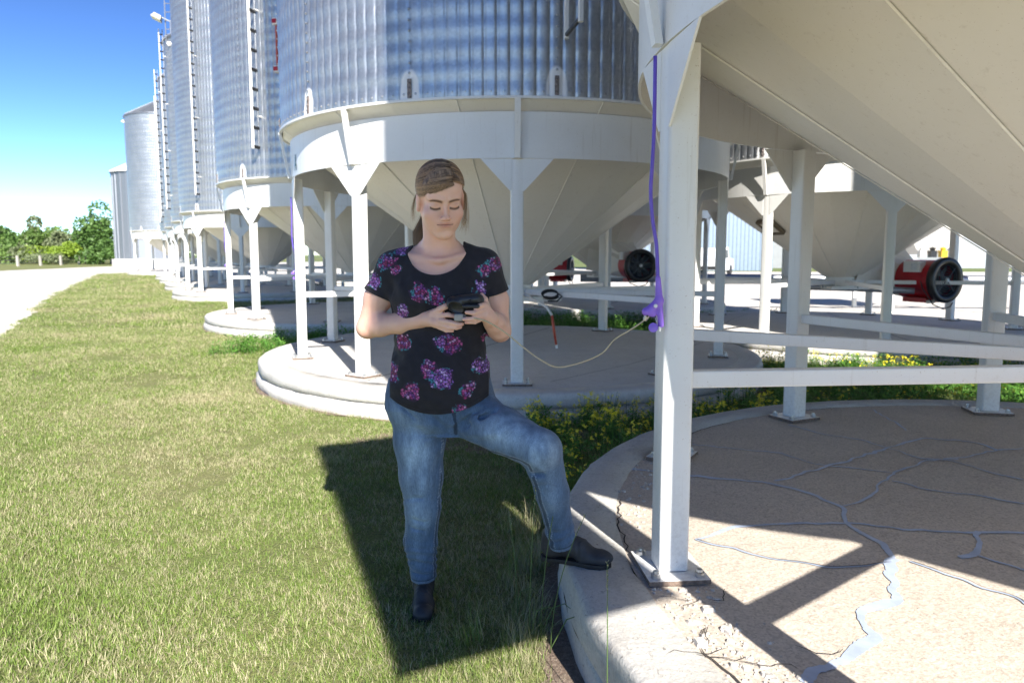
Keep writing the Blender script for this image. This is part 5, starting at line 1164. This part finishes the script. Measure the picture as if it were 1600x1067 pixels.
def scatter(name, label, pts, c, nvar, tilt=.12):
    """pts: x, y, z, scale. One object whose geometry nodes place an instance of the collection on every point."""
    pts = np.array(pts, float); me = bpy.data.meshes.new(name); me.vertices.add(len(pts)); me.vertices.foreach_set('co', pts[:, :3].ravel())
    a = me.attributes.new('sc', 'FLOAT', 'POINT'); a.data.foreach_set('value', pts[:, 3]); a = me.attributes.new('ix', 'INT', 'POINT'); a.data.foreach_set('value', rng.integers(0, nvar, len(pts)).astype(np.int32))
    r = np.stack([rng.normal(0, tilt, len(pts)), rng.normal(0, tilt, len(pts)), rng.uniform(0, 6.283, len(pts))], 1); a = me.attributes.new('ro', 'FLOAT_VECTOR', 'POINT'); a.data.foreach_set('vector', r.ravel())
    o = tag(link(name, me), label, kind='stuff'); g = bpy.data.node_groups.new(name, 'GeometryNodeTree')
    g.interface.new_socket('Geometry', in_out='INPUT', socket_type='NodeSocketGeometry'); g.interface.new_socket('Geometry', in_out='OUTPUT', socket_type='NodeSocketGeometry')
    N = g.nodes; gi = N.new('NodeGroupInput'); go = N.new('NodeGroupOutput'); ip = N.new('GeometryNodeInstanceOnPoints'); ci = N.new('GeometryNodeCollectionInfo')
    ci.inputs['Collection'].default_value = c; ci.inputs['Separate Children'].default_value = True; ci.inputs['Reset Children'].default_value = True
    def att(nm, ty): x = N.new('GeometryNodeInputNamedAttribute'); x.data_type = ty; x.inputs[0].default_value = nm; return x.outputs[0]
    L = g.links.new; L(gi.outputs[0], ip.inputs['Points']); L(ci.outputs[0], ip.inputs['Instance']); ip.inputs['Pick Instance'].default_value = True
    L(att('ix', 'INT'), ip.inputs['Instance Index']); L(att('ro', 'FLOAT_VECTOR'), ip.inputs['Rotation']); L(att('sc', 'FLOAT'), ip.inputs['Scale']); L(ip.outputs[0], go.inputs[0])
    o.modifiers.new('scatter', 'NODES').node_group = g; return o
def inpoly(x, y, poly):
    ins = np.zeros(len(x), bool); n = len(poly); j = n - 1
    for i in range(n):
        xi, yi = poly[i]; xj, yj = poly[j]; c = ((yi > y) != (yj > y)) & (x < (xj - xi) * (y - yi) / (yj - yi + 1e-12) + xi); ins ^= c; j = i
    return ins
PADS = BINS + BACK
def free(x, y, r=2.84):
    m = np.ones(len(x), bool)
    for c in PADS: m &= (x - c[0]) ** 2 + (y - c[1]) ** 2 > r * r
    return m
def rpts(x0, x1, y0, y1, dens): n = int((x1 - x0) * (y1 - y0) * dens); return rng.uniform(x0, x1, n), rng.uniform(y0, y1, n)
tufts = []
for k in range(6):
    bl = []
    for i in range(60):
        a, rr_ = rng.uniform(0, 6.283), .085 * math.sqrt(rng.uniform()); h = rng.uniform(.014, .036)
        bl.append((rr_ * math.cos(a), rr_ * math.sin(a), h, rng.uniform(0, 6.283), rng.uniform(.2, 1.3) * h, rng.uniform(.0018, .0034), rng.uniform(.1, 1), rng.beta(.6, 1.2)))
    tufts.append(blade_mesh('lawn_tuft', bl, M_blade))
CT = coll('lawn_tufts', tufts); P = []
SOIL = [(-.02, 1.55), (.10, 2.25), (.20, 2.55), (.30, 2.3), (.62, 1.5)]
for (x0, x1, y0, y1, dens, s0) in ((-6.5, 1.2, .9, 4.2, 560, 1.0), (-8, 1.5, 4.2, 7.5, 280, 1.1), (-11, 1, 7.5, 13, 110, 1.5), (-18, 4, 13, 26, 22, 2.4), (-30, -4, 26, 53, 5, 3.8)):
    x, y = rpts(x0, x1, y0, y1, dens); m = inpoly(x, y, LAWN) & free(x, y, 2.86) & (x > -1.0 * y - 1.2) & ~((inpoly(x, y, SOIL)) & (rng.uniform(size=len(x)) < .93))
    # thin and bare streaks
    th = fbm(np.stack([x, y, x * 0], 1), 1.3, 3); m &= (th > -.42) | (rng.uniform(size=len(x)) < .4)
    x, y = x[m], y[m]; P.append(np.stack([x, y, x * 0 - .002, s0 * rng.uniform(.55, 1.1, len(x)) * (1 + .35 * np.clip(th[m], -.5, .5))], 1))
scatter('lawn_grass', 'mown lawn of mixed green and straw coloured grass', np.concatenate(P), CT, 6)
# longer, greener grass against the near pad, and between the pads
lt_ = []
for k in range(4):
    bl = []
    for i in range(34):
        a, rr_ = rng.uniform(0, 6.283), .07 * math.sqrt(rng.uniform()); h = rng.uniform(.06, .20)
        bl.append((rr_ * math.cos(a), rr_ * math.sin(a), h, rng.uniform(0, 6.283), rng.uniform(.2, .9) * h, rng.uniform(.002, .0038), rng.uniform(.1, .9), rng.uniform(0, .5)))
    lt_.append(blade_mesh('long_grass_tuft', bl, M_blade))
P = []
for i in range(230):
    a = R_(rng.uniform(128, 196)); r = 2.86 + abs(rng.normal(0, .13)); x, y = C1[0] + r * math.cos(a), C1[1] + r * math.sin(a)
    if inpoly(np.array([x]), np.array([y]), SOIL)[0] and rng.uniform() < .85: continue
    P.append((x, y, 0, rng.uniform(.3, .8) * (1.0 if 150 < math.degrees(a) < 186 else .6)))
x, y = rpts(-.9, .35, 1.9, 4.8, 16); m = free(x, y); P += [(a_, b_, 0, rng.uniform(.2, .5)) for a_, b_ in zip(x[m], y[m])]
for c in BINS[1:4]:
    for i in range(70):
        a = rng.uniform(3.1, 5.5); r = 2.88 + abs(rng.normal(0, .05)); P.append((c[0] + r * math.cos(a), c[1] + r * math.sin(a), 0, rng.uniform(.2, .5)))
scatter('long_grass', 'longer green grass along the foot of the concrete pads', P, coll('long_tufts', lt_), 4, .15)
wd = []; wf = []
def weed(h, n, flower):
    bl = []; ev = []; ef = []; em = []; et = []
    for i in range(n):
        a, rr_ = rng.uniform(0, 6.283), .08 * math.sqrt(rng.uniform()); z = rng.uniform(.1, 1) * h; bx, by = rr_ * math.cos(a), rr_ * math.sin(a); az = rng.uniform(0, 6.283); L = rng.uniform(.02, .055); w = L * rng.uniform(.25, .5); u = np.array([math.cos(az), math.sin(az)]); s = np.array([-u[1], u[0]]) * w / 2; b = len(ev); up_ = rng.uniform(-.2, .7) * L
        ev += [(bx, by, z), (bx + u[0] * L * .5 - s[0], by + u[1] * L * .5 - s[1], z + up_ * .6), (bx + u[0] * L, by + u[1] * L, z + up_), (bx + u[0] * L * .5 + s[0], by + u[1] * L * .5 + s[1], z + up_ * .6)]; ef.append((b, b + 1, b + 2, b + 3)); em.append(-1); et += [rng.uniform(.1, 1)] * 4
    for i in range(7):
        a, rr_ = rng.uniform(0, 6.283), .07 * math.sqrt(rng.uniform()); hh = h * rng.uniform(.7, 1.15); bl.append((rr_ * math.cos(a), rr_ * math.sin(a), hh, rng.uniform(0, 6.283), .3 * hh, .005, .5, .05))
    if flower:
        for i in range(flower):
            a, rr_ = rng.uniform(0, 6.283), .09 * math.sqrt(rng.uniform()); fx, fy = rr_ * math.cos(a), rr_ * math.sin(a); fz = h * rng.uniform(.85, 1.55); b = len(ev)
            ev += [(fx * .6 - .0012, fy * .6, 0), (fx * .6 + .0012, fy * .6, 0), (fx + .001, fy, fz), (fx - .001, fy, fz)]; ef.append((b, b + 1, b + 2, b + 3)); em.append(1); et += [.5] * 4
            for j in range(rng.integers(1, 4)):
                cx, cy, cz = fx + rng.normal(0, .008), fy + rng.normal(0, .008), fz + rng.normal(0, .01); tl = rng.normal(0, .5, 2)
                for p in range(4):
                    A = p * math.pi / 2 + a; r = rng.uniform(.009, .015); b = len(ev)
                    for (q_, d_) in ((0, 0), (-.5, .7), (0, 1), (.5, .7)): X, Y = r * d_ * math.cos(A + q_), r * d_ * math.sin(A + q_); ev.append((cx + X, cy + Y, cz + X * tl[0] + Y * tl[1]))
                    ef.append((b, b + 1, b + 2, b + 3)); em.append(0); et += [.5] * 4
    return blade_mesh('weed', bl, M_weed, (ev, ef, em, et, [M_flower, M_stem]))
for k in range(4): wd.append(weed(rng.uniform(.12, .2), 70, 0)); wf.append(weed(rng.uniform(.15, .22), 60, 12))
P = []; Q = []
x, y = rpts(-.35, 6.5, 3.2, 8.6, 75); f_ = free(x, y); sh_ = (x < .9) & (y < 7)
for a_, b_ in zip(x[f_], y[f_]):
    if a_ < .1 and b_ > 4.0 + 0: 
        if rng.uniform() > .12 or b_ > 5.2: continue
    if a_ < -.1 or (b_ < 4.2 and a_ < .15): continue
    s = rng.uniform(.5, 1.1); (Q if (rng.uniform() < (.62 if a_ < 2.2 and b_ < 7 else .16)) else P).append((a_, b_, 0, s))
x, y = rpts(-4, 5.5, 9.5, 16.5, 30); f_ = free(x, y) & (y < 17.2 - .55 * x); P += [(a_, b_, 0, rng.uniform(.8, 1.5)) for a_, b_ in zip(x[f_], y[f_])]
scatter('yellow_flowering_weeds', 'knee-high green weeds dotted with small yellow flowers between the pads', Q, coll('flower_weeds', wf), 4, .12)
scatter('leafy_weeds', 'leafy green weeds filling the gaps behind and between the pads', P, coll('weeds', wd), 4, .12)
for nm, pts, zz in (('bare_soil', SOIL, .004), ('bare_soil', [(-1.2, 5.15), (-.2, 4.75), (.4, 4.9), (.7, 5.45), (-.5, 5.5)], .004)): sheet(nm, rag(pts, .08, .03), zz, M_soil)
for c in (C1, C2, C3):
    m = MB(); n = 160; V_ = []
    for k in range(n):
        a = 2 * math.pi * k / n; V_ += [(c[0] + 2.78 * math.cos(a), c[1] + 2.78 * math.sin(a), .006), (c[0] + (2.87 + rng.normal(0, .015)) * math.cos(a), c[1] + (2.87 + rng.normal(0, .015)) * math.sin(a), .006)]
    m.add(V_, [(2 * k, 2 * k + 1, (2 * k + 3) % (2 * n), (2 * k + 2) % (2 * n)) for k in range(n)]); tag(build(m, 'bare_soil', M_soil), kind='structure')
# seed stalks beside the near pad
def stalk(x, y, h, lx, ly, label):
    t = thing('grass_stalk', label, 'grass stalk', (x, y, 0), 0, 'tall grass stalks beside the near pad')
    pts = [(lx * f ** 2, ly * f ** 2, h * f) for f in np.linspace(0, 1, 7)]; build(MB().tube(pts, [.0016] * 5 + [.0012, .0009], 5), 'stem', M_stem, t, True)
    m = MB()
    for i in range(16):
        f = 1 - .16 * i / 16; p = Vector((lx * f * f, ly * f * f, h * f)); a = i * 2.4; d = Vector((math.cos(a) * .006, math.sin(a) * .006, .008)); w_ = Vector((-math.sin(a), math.cos(a), 0)) * .002
        m.add([p, p + d * .5 - w_, p + d, p + d * .5 + w_], [(0, 1, 2, 3)])
    build(m, 'seed_head', M_seedhead, t)
    build(MB().tube([(0, 0, .02), (lx * .3 + .02, -.01, .13), (lx * .3 + .06, -.02, .15), (lx * .3 + .10, -.03, .12)], [.001, .0022, .0016, .0005], 4), 'leaf', M_stem, t)
stalk(.262, 1.86, .52, -.005, .0, 'tallest single grass stalk with a seed head, in front of the pad edge')
stalk(.13, 2.30, .50, .11, -.03, 'grass stalk bending right under the toe of the raised boot')
stalk(.06, 2.36, .56, .02, .0, 'grass stalk with a seed head crossing the heel of the raised boot')
stalk(.10, 2.38, .60, .07, .0, 'taller grass stalk leaning over the raised boot')
stalk(.02, 2.50, .42, -.03, .0, 'short grass stalk left of the raised boot')

def crown(name, R, n, leaf, mat, lobes, seed):
    g = np.random.default_rng(seed); V = []; F = []; T = []
    L = [(g.normal(0, .42, 3) * np.array(R) * np.array([1, 1, .9]), g.uniform(.38, .62)) for _ in range(lobes)]
    for i in range(n):
        c, s = L[g.integers(lobes)]; d = g.normal(0, 1, 3); d /= np.linalg.norm(d); rr_ = g.uniform(.55, 1.05) ** .5
        p = c + d * np.array(R) * s * rr_; p[2] = max(p[2], -R[2] * .95); u = g.normal(0, 1, 3); u /= np.linalg.norm(u); w = np.cross(u, g.normal(0, 1, 3)); w /= np.linalg.norm(w); s_ = leaf * g.uniform(.5, 1.3); b = len(V)
        V += [tuple(p - u * s_), tuple(p - w * s_ * .6), tuple(p + u * s_), tuple(p + w * s_ * .6)]; F.append((b, b + 1, b + 2, b + 3)); T += [g.uniform(0, 1)] * 4
    me = bpy.data.meshes.new(name); me.from_pydata(V, [], F); me.materials.append(mat); at = me.attributes.new('tint', 'FLOAT', 'POINT'); at.data.foreach_set('value', np.array(T)); me.update(); return me
def tree(x, y, h, w, mat, label, seed, cat='tree', base=.25):
    t = thing('tree' if cat == 'tree' else 'bush', label, cat, (x, y, 0), 0, 'trees and bushes beyond the fence'); R = (w / 2, w / 2 * .9, h * (1 - base) / 2 * 1.05)
    if cat == 'tree':
        m = MB().tube([(0, 0, -.1), (.1, 0, h * .3), (.0, .1, h * .75)], [h * .028, h * .02, h * .008], 8)
        for k in range(4): a = k * 1.6 + seed; m.tube([(.08, 0, h * (.28 + .08 * k)), (math.cos(a) * w * .28, math.sin(a) * w * .28, h * (.5 + .08 * k))], [h * .012, h * .005], 6)
        build(m, 'trunk', M_bark, t)
    link('crown', crown('crown', R, int(2600 if cat == 'tree' else 1300), .17 + .012 * h, mat, 9 if cat == 'tree' else 6, seed), t, (0, 0, h * base + R[2] * .9))
    return t
TR_ = [(-82, 115, 6.4, 5.5, M_leaf_g, 'thin-crowned grey-green tree at the far left edge'), (-78.6, 112, 6.7, 4.5, M_leaf_d, 'loose dark tree second from the left edge'), (-79.5, 118, 5.0, 5, M_leaf_m, 'low dark tree in the dip of the tree line'),
       (-74.5, 112, 6.7, 5.5, M_leaf_g, 'broad grey-green tree in the middle of the tree line'), (-71.8, 112, 6.9, 5.5, M_leaf_m, 'rounded tree at the high point of the middle clump'), (-69.0, 110, 5.4, 3.6, M_leaf_g, 'sparse grey tree at the right end of the middle clump'),
       (-73.5, 124, 3.9, 9, M_leaf_d, 'very low distant tree in the gap of the skyline'), (-62.8, 106, 6.4, 4.2, M_leaf_m, 'tree stepping up left of the tallest tree'), (-58.6, 103, 8.6, 6.2, M_leaf_d, 'tallest dark green tree beside the far silo'), (-56.5, 110, 8.0, 7, M_leaf_d, 'dark tree mostly hidden behind the far silo')]
for i, (x, y, h, w, mt_, lb) in enumerate(TR_): tree(x, y, h * .92, w, mt_, lb, 11 + i, 'tree', .12)
for i, (x, y, h, w, mt_, lb) in enumerate([(-67.2, 103, 3.4, 6, M_leaf_l, 'widest lime green bush below the middle trees'), (-64.6, 102, 2.6, 3, M_leaf_l, 'small lime green bush right of the widest one'), (-60.8, 100, 3.1, 4, M_leaf_l, 'rounded lime bush in the gap before the tall tree'),
       (-72.5, 103, 3.9, 5, M_leaf_m, 'mid green bush left of the lime bushes'), (-69.5, 102, 3.0, 5, M_leaf_g, 'dull green bush behind the widest lime bush'), (-73.8, 101, 2.6, 5, M_leaf_l, 'low lime green bush at the left edge'), (-62.5, 99, 1.9, 6, M_leaf_g, 'low grey brushy thicket in front of the lime bushes'), (-56.5, 99, 3.2, 5, M_leaf_d, 'dark low bush at the foot of the tallest tree')]):
    tree(x, y, h, w, mt_, lb, 40 + i, 'bush', .0)
for i in range(7): tree(-92 + i * 5.4, 126 + (i % 3) * 3, 4.6 + (i * 37 % 10) * .06, 8, M_leaf_d, 'dark back-row tree low behind the front crowns, ' + ['at the left edge', 'second from the left', 'third from the left', 'behind the middle clump', 'behind the sparse grey tree', 'below the skyline gap', 'behind the tallest tree'][i], 70 + i, 'tree', .02)
fn_ = thing('wire_fence', 'post and wire fence between the gravel and the trees', 'fence', (0, 0, 0))
FA, FB = np.array([-57.7, 84.0]), np.array([-60.2, 108.0]); nP = 6
for i in range(-1, nP):
    p = FA + (FB - FA) * i / (nP - 1); lean = .16 if i == nP - 1 else rng.normal(0, .02)
    o = build(MB().box((0, 0, .6), (.24, .24, 1.25), taper=(.85, .85)), 'post', M_wood, fn_, loc=(p[0], p[1], 0), rot=(0, lean, 0))
for z in (.35, .7, 1.05): build(MB().tube([(FA[0] - 20, FA[1] - 12, z), (FA[0], FA[1], z), (FB[0], FB[1], z)], .012, 4), 'wire', M_galv2, fn_)
print('DONE objects', len(bpy.data.objects))
